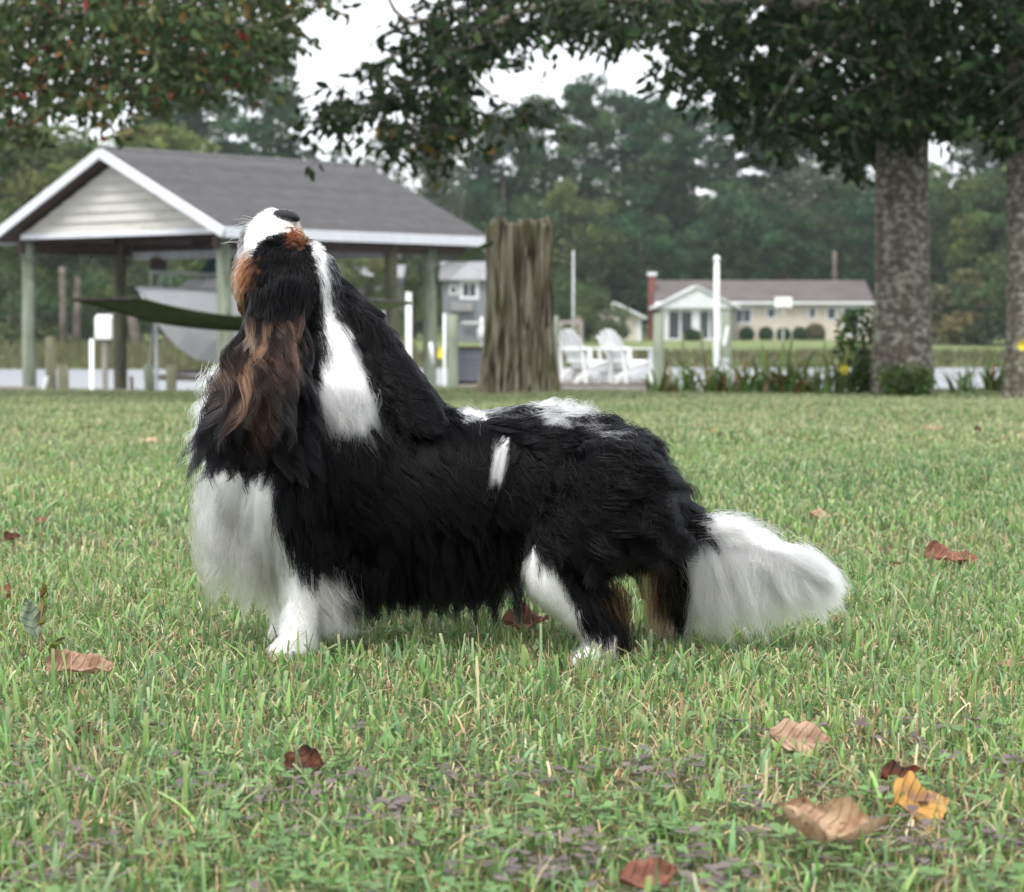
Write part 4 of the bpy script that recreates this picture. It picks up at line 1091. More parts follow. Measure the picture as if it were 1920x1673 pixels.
near_tree("tree hanging green and red leaves over the boathouse at upper left", b3,
  [b3, at(-112, 500, 18.2), at(-108, 250, 18.2), at(-100, 0, 18.2), at(-90, -300, 18.2), at(-60, -700, 18.2)], [.23, .19, .18, .17, .13, .05],
  [([at(-105, 60, 18.2), at(40, 20, 17.6), at(200, 40, 17.0), at(360, 60, 16.6), at(500, 50, 16.4), at(600, 10, 16.2)], .07, .008),
   ([at(-108, 200, 18.2), at(-40, 215, 17.6), at(25, 262, 17.2)], .05, .03), ([at(200, 40, 17), at(230, 110, 16.8), at(260, 180, 16.8)], .02, .006), ([at(-100, -60, 18.2), at(40, -140, 18), at(180, -200, 18)], .08, .03)],
  crown_left, 23)

# ================================================================== hammock between the left tree and the stump
hm = empty("hammock", (0, 0, 0)); tag(hm, "dark green rope hammock slung between the left tree and the tall stump", "hammock")
HYd = 18.8
barL = (at(132, 562, HYd + .45), at(262, 560, HYd - .45)); barR = (at(660, 563, HYd + .45), at(768, 569, HYd - .35))
for a, b in (barL, barR):
    mb = MB(); mb.tube([a, b], .016, 8); mb.build("spreader_bar", M['twig'], hm)
# woven bed: cords both ways
cords = MB(); nA, nB = 26, 46
def bed(u, v):
    p = barL[0].lerp(barL[1], v).lerp(barR[0].lerp(barR[1], v), u)
    sag = 4 * u * (1 - u) * (.155 - .04 * abs(v - .5))
    return p + Vector((0, 0, -sag - .075 * (1 - (2 * v - 1) ** 2) * min(1, 4 * u * (1 - u) * 1.6)))
for i in range(nA + 1): cords.tube([bed(u, i / nA) for u in np.linspace(0, 1, 24)], .0075, 4, caps=False)
for j in range(1, nB): cords.tube([bed(j / nB, v) for v in np.linspace(0, 1, 14)], .0075, 4, caps=False)
cords.build("net", M['hammock_net'], hm)
eL = at(-90, 425, 18.3); eR = Vector((ST.x - .23, ST.y - .1, at(905, 455, 20).z))
for (a, b), e_, n_ in ((barL, eL, 9), (barR, eR, 9)):
    mb = MB()
    for i in range(n_ + 1):
        p = a.lerp(b, i / n_); q = e_ + (p - e_) * .12
        mb.tube([p, p.lerp(q, .5) + Vector((0, 0, -.04)), q], .0025, 4, caps=False)
    mb.tube([e_ + ((a + b) / 2 - e_) * .14, e_], .02, 6)
    mb.build("rope_fan", M['hammock_net'], hm)

# ================================================================== flower bed along the lawn edge
def strap_plant(px, Y, h, n, label, seed, dry=.3, spread=.5):
    rng = np.random.default_rng(seed); p = at(px, 740, Y); z0 = float(lawn_z(p.x, Y)) - .02
    segs = 6; V, F, C = [], [], []
    for i in range(n):
        a = rng.uniform(0, 6.28); L = h * rng.uniform(.6, 1.25); w = rng.uniform(.010, .020); out = rng.uniform(.15, 1) * spread
        d = np.array([math.cos(a), math.sin(a), 0]); s = np.array([-d[1], d[0], 0])
        base = np.array([rng.normal(0, .05), rng.normal(0, .05), 0]); b0 = len(V)
        isdry = rng.uniform() < dry
        c0 = np.array([(.15, .26, .07), (.20, .32, .09), (.12, .21, .07)][rng.integers(3)]) if not isdry else np.array([(.30, .14, .05), (.26, .19, .09), (.38, .20, .08)][rng.integers(3)])
        tipc = c0 if rng.uniform() < .75 else np.array((.38, .20, .07))
        for j in range(segs + 1):
            t = j / segs; q = base + d * out * L * t ** 1.6 + np.array([0, 0, L * (t - .42 * out * 1.5 * t ** 2.4)])
            ww = w * (1 - t ** 3) + .001
            V += [q - s * ww, q + s * ww]; cc = c0 * (1 - t ** 3) + tipc * t ** 3; C += [cc, cc]
        for j in range(segs): k = b0 + j * 2; F.append((k, k + 1, k + 3, k + 2))
    e = empty("daylily", (p.x, Y, z0)); np_mesh("leaves", np.array(V), np.array(F), M['blade'], np.array(C), e)
    tag(e, label, "plant", "daylilies along the lawn edge"); return e
ref = ["below the green piling", "just right of the green piling", "left of the white pole", "right under the white pole", "right of the white pole", "below the porch of the ranch house", "below the double window of the ranch house", "below the first clipped shrubs", "under the basketball backboard", "just right of the backboard", "left of the yellow flower", "under the yellow flower", "at the foot of the lichen spotted trunk", "between the two right trunks", "left of the rightmost trunk", "at the foot of the rightmost trunk"]
for i, px in enumerate([1232, 1268, 1300, 1335, 1362, 1392, 1428, 1462, 1492, 1520, 1556, 1592, 1640, 1812, 1858, 1895]):
    strap_plant(px, 20.3 + .25 * math.sin(i * 2.3), 1.3 * [.27, .25, .31, .29, .26, .33, .36, .40, .38, .34, .36, .40, .30, .26, .34, .30][i], 24, "green and dry orange strap leaved clump " + ref[i], 300 + i, [.2, .2, .1, .1, .15, .2, .25, .28, .15, .1, .1, .06, .1, .1, .2, .1][i], 1.1)
# shrub and climbing leaves by the trunk
def leafy_shrub(px, py0, py1, w, Y, label, seed, n=620):
    p = at(px, py1, Y); h = (py1 - py0) / F_PX * Y; r = w / 2 / F_PX * Y; rng = np.random.default_rng(seed)
    z0 = float(lawn_z(p.x, Y)); e = empty("garden_shrub", (p.x, Y, z0))
    t = rng.uniform(0, 1, n) ** .8; a = rng.uniform(0, 6.28, n); rr = r * np.sqrt(rng.uniform(0, 1, n)) * (.35 + .75 * np.sin(np.clip(t, .05, 1) * 2.6))
    P = np.stack([np.cos(a) * rr, np.sin(a) * rr, t * h], -1); D = np.stack([np.cos(a), np.sin(a), rng.normal(0, .5, n)], -1) + rng.normal(0, .4, (n, 3))
    V, F, C = near_leaves(P, D, .065, rng, [(.07, .14, .045), (.11, .19, .06), (.055, .10, .045), (.15, .21, .07)], None)
    np_mesh("foliage", V, F, M['leaf'], C, e)
    mb = MB(); rs = random.Random(seed)
    for i in range(9):
        an = rs.uniform(0, 6.28); mb.tube([(0, 0, 0), (math.cos(an) * r * .3, math.sin(an) * r * .3, h * .5), (math.cos(an) * r * .6, math.sin(an) * r * .6, h * rs.uniform(.7, .95))], [.008, .006, .003], 5, caps=False)
    mb.build("stems", M['twig'], e)["kind"] = "stuff"
    tag(e, label, "shrub"); return e
leafy_shrub(1612, 585, 742, 80, 20.35, "leafy green shrub hugging the left of the lichen spotted trunk", 71, 620)
leafy_shrub(1700, 690, 745, 90, 19.6, "low green leaves round the foot of the lichen spotted trunk", 72, 420)
def flower(px, py, Y, label):
    p = at(px, py, Y); z0 = float(lawn_z(p.x, Y)); e = empty("yellow_flower", (p.x, Y, z0)); h = p.z - z0
    mb = MB(); mb.tube([(0, 0, 0), (.01, 0, h * .6), (0, 0, h)], .004, 6); mb.build("stalk", M['hammock_net'], e)
    for i in range(6):
        a = i * math.pi / 3 + .2; d = Vector((math.cos(a), -.55, math.sin(a))).normalized(); s = Vector((-math.sin(a), 0, math.cos(a)))
        mb = MB(); mb.add([(0, 0, h), tuple(Vector((0, 0, h)) + d * .03 + s * .016), tuple(Vector((0, 0, h)) + d * .058), tuple(Vector((0, 0, h)) + d * .03 - s * .016)], [(0, 1, 2, 3)])
        mb.build("petal", M['yellow_petal'], e)
    tag(e, label, "flower")
flower(1582, 693, 20.0, "single yellow lily flower at the lawn edge left of the trunk")
flower(1916, 648, 18.9, "yellow lily flower beside the rightmost trunk")

# ================================================================== the dog
DD = 3.286                      # distance of the dog's middle plane
PXM = F_PX / DD                 # photograph pixels per metre there
def dp(u, v, w=0.0): return at(u, v, DD + w)
def px_of(P):
    """photograph-plane coordinates of points of the dog, used to lay out its coat markings"""
    P = np.asarray(P, float); d = P - np.array([0, 0, CAM_H])
    f, up = np.array(_FWD), np.array(_UP)
    z = d @ f
    return np.stack([960 + d[:, 0] / z * F_PX, 836.5 - (d @ up) / z * F_PX], -1)
def loft(mb, secs, n=24, flat=None):
    """secs: list of (centre Vector, half height vec, half depth vec) rings -> closed tube with rounded ends"""
    V, F = [], []
    for c, a, b in secs:
        for i in range(n):
            t = 2 * math.pi * i / n
            V.append(c + a * math.cos(t) + b * math.sin(t))
    m = len(secs)
    for j in range(m - 1):
        for i in range(n):
            i2 = (i + 1) % n; F.append((j * n + i, (j + 1) * n + i, (j + 1) * n + i2, j * n + i2))
    F.append(tuple(range(n))); F.append(tuple((m - 1) * n + k for k in range(n))[::-1])
    mb.add(V, F)
def capsule(mb, pts, n=16):
    """pts: (u, v, w, radius px) -> smooth tapering limb, ends rounded"""
    P = [dp(u, v, w) for u, v, w, r in pts]; Rr = [r / PXM for *_, r in pts]
    # Catmull-Rom resample
    S, Q = [], []
    for i in range(len(P) - 1):
        p0, p1, p2, p3 = P[max(i - 1, 0)], P[i], P[i + 1], P[min(i + 2, len(P) - 1)]
        for k in range(8):
            t = k / 8
            S.append(.5 * ((2 * p1) + (p2 - p0) * t + (2 * p0 - 5 * p1 + 4 * p2 - p3) * t * t + (3 * p1 - p0 - 3 * p2 + p3) * t ** 3)); Q.append(Rr[i] + (Rr[i + 1] - Rr[i]) * (t * t * (3 - 2 * t)))
    S.append(P[-1]); Q.append(Rr[-1])
    mb.tube(S, Q, n); mb.ellipsoid(S[0], (Q[0],) * 3, 14, 10); mb.ellipsoid(S[-1], (Q[-1],) * 3, 14, 10)
def dog_body_mesh():
    mb = MB()
    # trunk: rings across the body, chest to rump  (u, v top, v bottom, half depth px, w)
    tr = [(418, 860, 960, 30, .02), (440, 815, 1010, 66, .02), (490, 790, 1050, 92, .015), (560, 775, 1070, 112, .01), (650, 772, 1082, 124, .005), (760, 776, 1080, 126, 0), (880, 774, 1066, 120, -.012),
          (990, 768, 1050, 116, -.025), (1080, 778, 1045, 116, -.035), (1160, 812, 1050, 108, -.045), (1222, 872, 1045, 86, -.05), (1266, 934, 1030, 54, -.05), (1282, 975, 1015, 22, -.05)]
    secs = []
    for u, a, b, hd, w in tr:
        top, bot = dp(u, a, w), dp(u, b, w)
        secs.append(((top + bot) / 2, (top - bot) / 2, Vector((0, hd / PXM, 0))))
    loft(mb, secs, 28)
    # neck and crest
    capsule(mb, [(640, 880, .0, 150), (615, 780, .0, 132), (590, 690, .005, 108), (570, 610, .01, 88)])
    capsule(mb, [(810, 880, .0, 84), (752, 790, .01, 78), (690, 690, .02, 70), (632, 600, .03, 62)])
    capsule(mb, [(470, 900, .015, 80), (480, 800, .01, 78), (505, 700, .01, 72)])        # throat to chest
    # skull, cheeks, muzzle pointing up and away
    mb.ellipsoid(dp(556, 540, -.005), (78 / PXM, 84 / PXM, 92 / PXM), 20, 14)
    mb.ellipsoid(dp(510, 530, -.02), (66 / PXM, 60 / PXM, 72 / PXM), 18, 12)
    mb.ellipsoid(dp(500, 545, .045), (58 / PXM, 52 / PXM, 66 / PXM), 18, 12)
    capsule(mb, [(520, 495, .01, 62), (516, 458, .024, 55), (516, 440, .036, 46)])
    mb.ellipsoid(dp(484, 462, .0), (34 / PXM, 30 / PXM, 46 / PXM), 14, 10)             # near lip
    mb.ellipsoid(dp(488, 470, .055), (34 / PXM, 28 / PXM, 44 / PXM), 14, 10)           # far lip
    mb.ellipsoid(dp(462, 520, .02), (24 / PXM, 34 / PXM, 48 / PXM), 14, 10)            # lower jaw
    # front legs
    capsule(mb, [(560, 930, -.055, 82), (580, 1020, -.06, 58), (584, 1080, -.062, 44), (568, 1150, -.064, 36), (556, 1205, -.066, 33)])
    capsule(mb, [(566, 1212, -.066, 30), (540, 1222, -.070, 30), (524, 1226, -.072, 24)])
    capsule(mb, [(540, 930, .075, 76), (550, 1020, .075, 52), (558, 1090, .075, 40), (546, 1150, .075, 33), (536, 1195, .075, 31)])
    capsule(mb, [(546, 1198, .075, 28), (522, 1206, .072, 28), (508, 1210, .07, 22)])
    # hind legs
    capsule(mb, [(1150, 920, -.085, 108), (1090, 1000, -.105, 84), (1040, 1075, -.115, 54), (1080, 1130, -.118, 38), (1128, 1180, -.12, 30), (1126, 1222, -.122, 28)])
    capsule(mb, [(1128, 1228, -.122, 28), (1108, 1238, -.128, 28), (1092, 1242, -.13, 22)])
    capsule(mb, [(1205, 950, .03, 84), (1222, 1010, .05, 56), (1236, 1080, .055, 36), (1250, 1125, .058, 29), (1266, 1160, .058, 25), (1258, 1192, .058, 24)])
    capsule(mb, [(1258, 1196, .058, 24), (1242, 1204, .056, 24), (1228, 1208, .054, 19)])
    # tail
    capsule(mb, [(1235, 945, -.05, 44), (1290, 985, -.052, 34), (1350, 1005, -.055, 26), (1430, 1025, -.06, 20), (1490, 1042, -.062, 14)])
    tmp = link("dog_tmp", mb.mesh("dog_tmp", M['leaf']))
    r = tmp.modifiers.new("r", 'REMESH'); r.mode = 'VOXEL'; r.voxel_size = .0055; r.use_smooth_shade = True
    s = tmp.modifiers.new("s", 'SMOOTH'); s.factor = .5; s.iterations = 9
    dg = bpy.context.evaluated_depsgraph_get()
    me = bpy.data.meshes.new_from_object(tmp.evaluated_get(dg))
    bpy.data.objects.remove(tmp)
    me.name = "dog_body"
    return me

# ---- coat markings, laid out on the side view
BLK, TAN, WHT, CRM, BRN = (.002, .002, .0028), (.175, .058, .023), (.965, .955, .945), (.86, .78, .66), (.17, .085, .05)
W_MUZ = [(424, 600), (436, 540), (448, 480), (462, 430), (480, 380), (600, 380), (590, 440), (572, 446), (552, 434), (520, 438), (488, 452), (468, 482), (456, 500), (444, 545), (436, 600)]
W_BLZ = [(572, 430), (602, 446), (614, 500), (622, 560), (630, 600), (664, 618), (662, 655), (696, 700), (728, 742), (700, 776), (640, 782), (596, 788), (596, 640), (606, 600), (602, 560), (596, 510), (586, 470)]
W_CHEST = [(250, 650), (440, 650), (490, 720), (500, 800), (480, 830), (522, 900), (510, 945), (532, 1000), (556, 1045), (602, 1078), (650, 1076), (690, 1100), (690, 1300), (250, 1300)]
W_SHIN = [(970, 1020), (1018, 1030), (1052, 1082), (1086, 1150), (1100, 1186), (1180, 1196), (1180, 1290), (1060, 1290), (1050, 1200), (960, 1150)]
W_TAIL = [(1330, 960), (1352, 940), (1700, 900), (1700, 1300), (1262, 1300), (1272, 1080), (1290, 1040), (1316, 1010)]
W_STRIPE = [(928, 822), (948, 820), (952, 850), (940, 880), (928, 912), (918, 908), (926, 870)]
W_BACK = [[(1000, 730), (1040, 735), (1074, 772), (1066, 790), (1044, 780), (1012, 772)], [(866, 745), (905, 755), (912, 788), (896, 782), (866, 778)], [(1090, 785), (1138, 800), (1124, 822), (1098, 816)]]
T_CHEEK = [(446, 486), (462, 480), (480, 486), (472, 530), (456, 570), (436, 606), (416, 620), (424, 560)]
T_BREECH = [(1205, 1060), (1285, 1050), (1276, 1240), (1205, 1240)]
T_FARHIND = [(1180, 1180), (1262, 1180), (1262, 1260), (1180, 1260)]
def coat_colour(P, rng, jitter=6.0):
    q = px_of(P) + rng.normal(0, jitter, (len(P), 2)); u, v = q[:, 0], q[:, 1]
    near = P[:, 1] < DD + .045
    c = np.tile(np.array(BLK), (len(P), 1)); ip = lambda poly: in_poly(u, v, poly)
    c[ip(T_BREECH) & (rng.uniform(size=len(P)) < .75)] = TAN
    for poly in (W_CHEST, W_SHIN, W_TAIL, W_STRIPE, *W_BACK, T_FARHIND): c[ip(poly)] = WHT
    c[ip(W_BLZ)] = WHT; c[ip(W_MUZ)] = WHT
    u2, v2 = u + rng.normal(0, 7, len(u)), v + rng.normal(0, 7, len(v))
    c[in_poly(u2, v2, T_CHEEK)] = TAN
    c[((u2 - 556) / 24) ** 2 + ((v2 - 442) / 16) ** 2 < 1] = TAN
    # stained lower feathering of the chest, tail and legs
    wht = c[:, 0] > .7
    low = wht & (v > 1020) & (u < 520); c[low] = np.array(CRM) * .9 + .1 * np.array(WHT)
    blk = c[:, 0] < .05
    c = c * rng.uniform(.93, 1.02, (len(P), 1))
    c[blk] *= rng.uniform(.6, 1.8, (blk.sum(), 1))
    return np.clip(c, .002, .985)

M['dog_skin'] = leaf_mat("dog_skin", 0.0, .8, .15)
def fur_material():
    m = bpy.data.materials.new("dog_fur"); m.use_nodes = True
    n, l = m.node_tree.nodes, m.node_tree.links; n.clear()
    out = n.new("ShaderNodeOutputMaterial"); at_ = n.new("ShaderNodeAttribute"); at_.attribute_name = "col"
    hp = n.new("ShaderNodeBsdfHairPrincipled"); hp.parametrization = 'COLOR'
    l.new(at_.outputs["Color"], hp.inputs["Color"])
    hp.inputs["Roughness"].default_value = .17; hp.inputs["Radial Roughness"].default_value = .45; hp.inputs["Coat"].default_value = 0.0; hp.inputs["IOR"].default_value = 1.22
    hp.inputs["Random Roughness"].default_value = .2
    l.new(hp.outputs[0], out.inputs["Surface"])
    return m
M['fur'] = fur_material()
dog = empty("dog", (dp(820, 1224).x, DD, 0.0))
DOGI = -Vector(dog.location)
tag(dog, "black white and tan long haired spaniel standing on the lawn, head raised", "dog")
body_me = dog_body_mesh()
body_me.materials.clear(); body_me.materials.append(M['dog_skin'])
_rg = np.random.default_rng(99)
BV = np.empty(len(body_me.vertices) * 3, np.float32); body_me.vertices.foreach_get("co", BV); BV = BV.reshape(-1, 3).astype(float)
BN = np.empty(len(body_me.vertices) * 3, np.float32); body_me.vertices.foreach_get("normal", BN); BN = BN.reshape(-1, 3).astype(float)
_a = body_me.attributes.new("col", 'FLOAT_COLOR', 'POINT'); _c = np.ones((len(BV), 4), np.float32); _c[:, :3] = coat_colour(BV, _rg, 1.0) * .85; _a.data.foreach_set("color", _c.ravel())
body = link("body", body_me, dog); body.location = DOGI
body_bvh = BVHTree.FromPolygons([Vector(v) for v in BV], [tuple(p.vertices) for p in body_me.polygons])

def sample_surface(V, F, n, rng, weight=None):
    T = np.concatenate([F[:, [0, 1, 2]], F[:, [0, 2, 3]]]) if F.shape[1] == 4 else F
    a, b, c = V[T[:, 0]], V[T[:, 1]], V[T[:, 2]]
    nr = np.cross(b - a, c - a); ar = np.linalg.norm(nr, axis=1) / 2; ok = ar > 1e-10
    nr = nr / np.maximum(np.linalg.norm(nr, axis=1, keepdims=True), 1e-12)
    w = ar * ok
    if weight is not None: w = w * weight((a + b + c) / 3)
    k = rng.choice(len(T), n, p=w / w.sum()); r1 = np.sqrt(rng.uniform(size=n)); r2 = rng.uniform(size=n)
    P = a[k] * (1 - r1)[:, None] + b[k] * (r1 * (1 - r2))[:, None] + c[k] * (r1 * r2)[:, None]
    return P, nr[k]
_f = [tuple(p.vertices) for p in body_me.polygons]
BF = np.array([f if len(f) == 4 else (f[0], f[1], f[2], f[2]) for f in _f])
EX, EY, EZ = np.array([1., 0, 0]), np.array([0, 1., 0]), np.array([0, 0, 1.])
def nrm(a): return a / np.maximum(np.linalg.norm(a, axis=-1, keepdims=True), 1e-9)
def grow_guides(P, N, groom, length, lift, grav, wave_a, wave_f, rng, K=9, bvh=None, keep=.002, curl=None):
    """integrate guide hairs from the skin: lift off, follow the groom direction, fall under gravity, wave, stay outside the skin"""
    n = len(P); step = (length / (K - 1))[:, None]
    d = nrm(N * lift[:, None] + groom * (1.15 - lift[:, None])); out = [P]
    x = P.copy(); ph = rng.uniform(0, 6.28, n); side0 = nrm(np.cross(groom, N) + rng.normal(0, .15, (n, 3)))
    for k in range(1, K):
        t = k / (K - 1)
        tgt = nrm(groom * 1.0 + np.array([0, 0, -1.]) * (grav * (.35 + 1.6 * t))[:, None])
        d = nrm(d * .58 + tgt * .42)
        wv = np.cos(ph + wave_f * t * 6.28) * wave_a * (.25 + .9 * t)
        dd = nrm(d + side0 * wv[:, None] + N * (np.sin(ph + wave_f * t * 6.28) * wave_a * .35 * (.3 + t))[:, None])
        x = x + dd * step
        if bvh is not None:
            y = x.copy()
            for i in range(n):
                loc, nn, idx, dist = bvh.find_nearest(Vector(x[i]))
                if loc is None: continue
                if curl and nn.y > 0: nn = -nn
                s = (Vector(x[i]) - loc).dot(nn); mn = keep + .004 * t
                if curl and dist > .045: continue
                if s < mn: y[i] = np.array(loc + nn * mn)
            x = y
        out.append(x)
    return np.stack(out, 1)
def children(guides, GP, P, rng, clump=.75, len_var=.22, frizz=.0025, resh=None):
    """each hair copies its nearest lock and is drawn towards the lock's tip"""
    kd = KDTree(len(GP))
    for i, g in enumerate(GP): kd.insert(Vector(g), i)
    kd.balance()
    gi = np.array([kd.find(Vector(p))[1] for p in P])
    K = guides.shape[1]; t = np.linspace(0, 1, K)[None, :, None]
    rel = guides[gi] - GP[gi][:, None]
    L = (1 + rng.uniform(-len_var, len_var * .35, len(P)))[:, None, None]
    off = (GP[gi] - P)[:, None]
    cl = np.clip(clump * rng.uniform(.6, 1.1, len(P)), 0, 1)[:, None, None]
    f = rng.normal(0, 1, (len(P), 1, 3)) * frizz * t ** 1.2 + rng.normal(0, 1, (len(P), 1, 3)) * frizz * .8 * np.sin(t * rng.uniform(3, 8, (len(P), 1, 1)) + rng.uniform(0, 6, (len(P), 1, 1))) * t
    return P[:, None] + rel * L + off * cl * t ** 1.3 + f, gi
def curves_obj(name, X, C, r0, r1, parent, label=None, mat=None):
    n, K, _ = X.shape; X = X + (np.array(DOGI) if parent == dog else 0.0)
    hc = bpy.data.hair_curves.new(name); hc.add_curves([K] * n)
    hc.attributes["position"].data.foreach_set("vector", np.ascontiguousarray(X, np.float32).ravel())
    ra = hc.attributes.get("radius") or hc.attributes.new("radius", 'FLOAT', 'POINT')
    t = np.linspace(0, 1, K)[None, :]
    rad = (np.asarray(r0).reshape(-1, 1) * (1 - t ** 2.2) + np.asarray(r1).reshape(-1, 1) * t ** 2.2) * np.ones((n, K))
    ra.data.foreach_set("value", rad.astype(np.float32).ravel())
    ca = hc.attributes.new("col", 'FLOAT_COLOR', 'POINT' if C.ndim == 3 else 'CURVE')
    c4 = np.ones(C.shape[:-1] + (4,), np.float32); c4[..., :3] = C
    ca.data.foreach_set("color", c4.ravel())
    hc.materials.append(mat or M['fur'])
    o = link(name, hc, parent); o["kind"] = "stuff"
    if label: o["label"] = label
    return o

# ---- groom: direction, length, lift and fall of the coat at each place on the dog
def groom_field(P, N):
    q = px_of(P); u, v = q[:, 0], q[:, 1]; n = len(P)
    def blob(cu, cv, ru, rv): return np.exp(-(((u - cu) / ru) ** 2 + ((v - cv) / rv) ** 2))
    g = np.tile(np.array([.80, 0, -.62]), (n, 1))                    # body: back and down
    L = np.full(n, .052); lift = np.full(n, .24); grav = np.full(n, .35); wa = np.full(n, .30); wf = np.full(n, 1.0)
    def put(mask, gd, l, lf, gr, a, f):
        m = mask[:, None]
        nonlocal g
        g = np.where(m, np.array(gd, float), g)
        for arr, val in ((L, l), (lift, lf), (grav, gr), (wa, a), (wf, f)): arr[mask] = val
    put((v < 860) & (u > 820), (.85, 0, -.45), .055, .30, .20, .85, 1.3)                 # wavy back
    put((u > 1040) & (v < 960), (.65, -.15, -.72), .062, .36, .30, 1.15, 1.5)           # curls on the rump
    put((v > 960) & (u > 640) & (u < 985), (.30, 0, -.95), .078, .12, .9, .38, .9)       # flank, falling
    put((v > 1035) & (u > 640) & (u < 985), (.10, 0, -1), .072, .08, 1.4, .34, 1.0)      # belly fringe
    put((u < 640) & (v > 850) & (v < 1060), (.15, 0, -1), .055, .12, 1.0, .16, .8)       # shoulder and chest
    put((u < 500) & (v > 760) & (v < 1090), (-.06, 0, -1), .080, .14, 1.3, .20, .9)      # chest bib
    put((u < 520) & (v > 960) & (v < 1100), (-.02, 0, -1), .100, .10, 1.5, .22, 1.0)
    put((v > 560) & (v <= 800) & (u < 480), (-.35, 0, -.85), .065, .25, .6, .6, 1.4)     # throat wisps
    put((v > 590) & (v <= 850) & (u >= 480) & (u < 900), (.32, 0, -.9), .055, .14, .7, .25, .9)   # neck
    put((v <= 610) & (u < 700), (.10, 0, -.95), .017, .05, .2, .05, .5)                  # head, short
    put((v <= 560) & (u < 500), (-.15, .1, -.9), .011, .06, .2, .05, .5)
    put((v <= 470) & (u < 600), (-.25, 0, -.8), .007, .12, .1, .1, .5)
    put((u > 505) & (u < 700) & (v > 1085), (.28, 0, -.95), .016, .12, .6, .15, .6)      # near foreleg
    put((u > 590) & (u < 700) & (v > 1040) & (v < 1160), (.75, 0, -.65), .055, .15, .9, .35, .8)
    put((u > 905) & (u < 965) & (v > 805) & (v < 925), (-.28, 0, -1), .030, .14, .6, .1, .6)   # white stripe
    put((u > 985) & (u < 1200) & (v > 1030), (.35, 0, -.93), .020, .10, .7, .2, .7)      # hind leg
    put((u > 1085) & (u < 1200) & (v > 1000) & (v < 1185), (.35, 0, -.93), .038, .14, .9, .3, .8)
    put((u > 1100) & (u < 1240) & (v > 930) & (v <= 1030), (.45, 0, -.9), .050, .18, .8, .45, 1.0)
    put((u > 1190) & (u < 1300) & (v > 1030), (.0, 0, -1), .034, .10, 1.2, .15, .7)
    put((u > 1225) & (v < 1030) & (u < 1330), (.65, 0, -.76), .045, .18, .6, .2, .7)
    foot = v > 1185
    L[foot] = .010; lift[foot] = .12
    L = L * np.clip(.9 + .0 * L, .5, 1.2)
    g = g - N * (g * N).sum(1, keepdims=True)
    return nrm(g), L, lift, grav, wa, wf
rngd = np.random.default_rng(4)
def not_tail(C):
    q = px_of(C); return np.where((q[:, 0] > 1322) & (q[:, 1] > 990), 0.02, 1.0)
def is_head(C):
    q = px_of(C); return (q[:, 1] < 630) & (q[:, 0] < 720)
def grow_set(ng, nh, wg, clump, frizz, lv):
    GP, GN = sample_surface(BV, BF, ng, rngd, wg)
    g, L, lf, gr, wa, wf = groom_field(GP, GN)
    G = grow_guides(GP, GN, g, L * rngd.uniform(.75, 1.2, len(L)), lf, gr, wa * rngd.uniform(.6, 1.3, len(L)), wf, rngd, 11, body_bvh)
    H, HN_ = sample_surface(BV, BF, nh, rngd, lambda C: wg(C) * np.where(C[:, 1] > DD + .06, .45, 1.0))
    X_, gi_ = children(G, GP, H, rngd, clump, lv, frizz)
    return H, X_, gi_
Hb, Xb, gb_ = grow_set(2600, 84000, lambda C: not_tail(C) * ~is_head(C), .55, .0015, .32)
Hh, Xh, gh_ = grow_set(2600, 20000, lambda C: 1.0 * is_head(C), .3, .0004, .25)
HP = np.concatenate([Hb, Hh]); X = np.concatenate([Xb, Xh]); gi = np.concatenate([gb_, gh_ + 2600]); GPt = np.zeros((5200, 3))
HC = coat_colour(HP, rngd, 5.0)
HC = HC * (.93 + .09 * np.random.default_rng(8).uniform(size=len(GPt)))[gi][:, None]
HC = np.clip(HC, .002, .985)
blackish = HC[:, 0] < .06
qh = px_of(HP); reg = np.full(len(HP), 0)
reg[(qh[:, 0] < 520) & (qh[:, 1] > 760) & ~blackish] = 1
reg[(qh[:, 1] > 960) & (qh[:, 0] > 640) & (qh[:, 0] < 985)] = 2
rr = np.where(qh[:, 1] < 600, .00020, .00030)
for k, nm in ((0, "coat"), (1, "chest_feathering"), (2, "belly_feathering")):
    s = reg == k; curves_obj(nm, X[s], HC[s], rr[s], rr[s] * .35, dog)

# ---- ears: a leather each, covered in long wavy hair
def ear(rows, K_hair, n_g, n_h, glen, fan, seed, name_hair):
    """rows: (left u, right u, v, w) down the ear"""
    rng = np.random.default_rng(seed); m = 9; V, F = [], []
    rows2 = []
    for i in range(len(rows) - 1):
        for t in np.linspace(0, 1, 5)[:-1]: rows2.append(np.array(rows[i]) * (1 - t) + np.array(rows[i + 1]) * t)
    rows2.append(np.array(rows[-1]))
    for (a, b, v, w) in rows2:
        for j in range(m):
            t = j / (m - 1); V.append(dp(a + (b - a) * t, v + 14 * math.sin(t * 3.14), w - .012 * math.sin(t * 3.14)))
    nr = len(rows2)
    for i in range(nr - 1):
        for j in range(m - 1): F.append((i * m + j, i * m + j + 1, (i + 1) * m + j + 1, (i + 1) * m + j))
    me = bpy.data.meshes.new("ear"); me.from_pydata(V, [], F); me.materials.append(M['dog_skin'])
    VA = np.array([tuple(v) for v in V]); a = me.attributes.new("col", 'FLOAT_COLOR', 'POINT'); c = np.ones((len(VA), 4), np.float32); c[:, :3] = BLK; a.data.foreach_set("color", c.ravel())
    o = link("ear", me, dog); o.location = DOGI; so = o.modifiers.new("thick", 'SOLIDIFY'); so.thickness = .006; sb = o.modifiers.new("sub", 'SUBSURF'); sb.levels = 1; sb.render_levels = 1
    return o, VA, np.array(F)
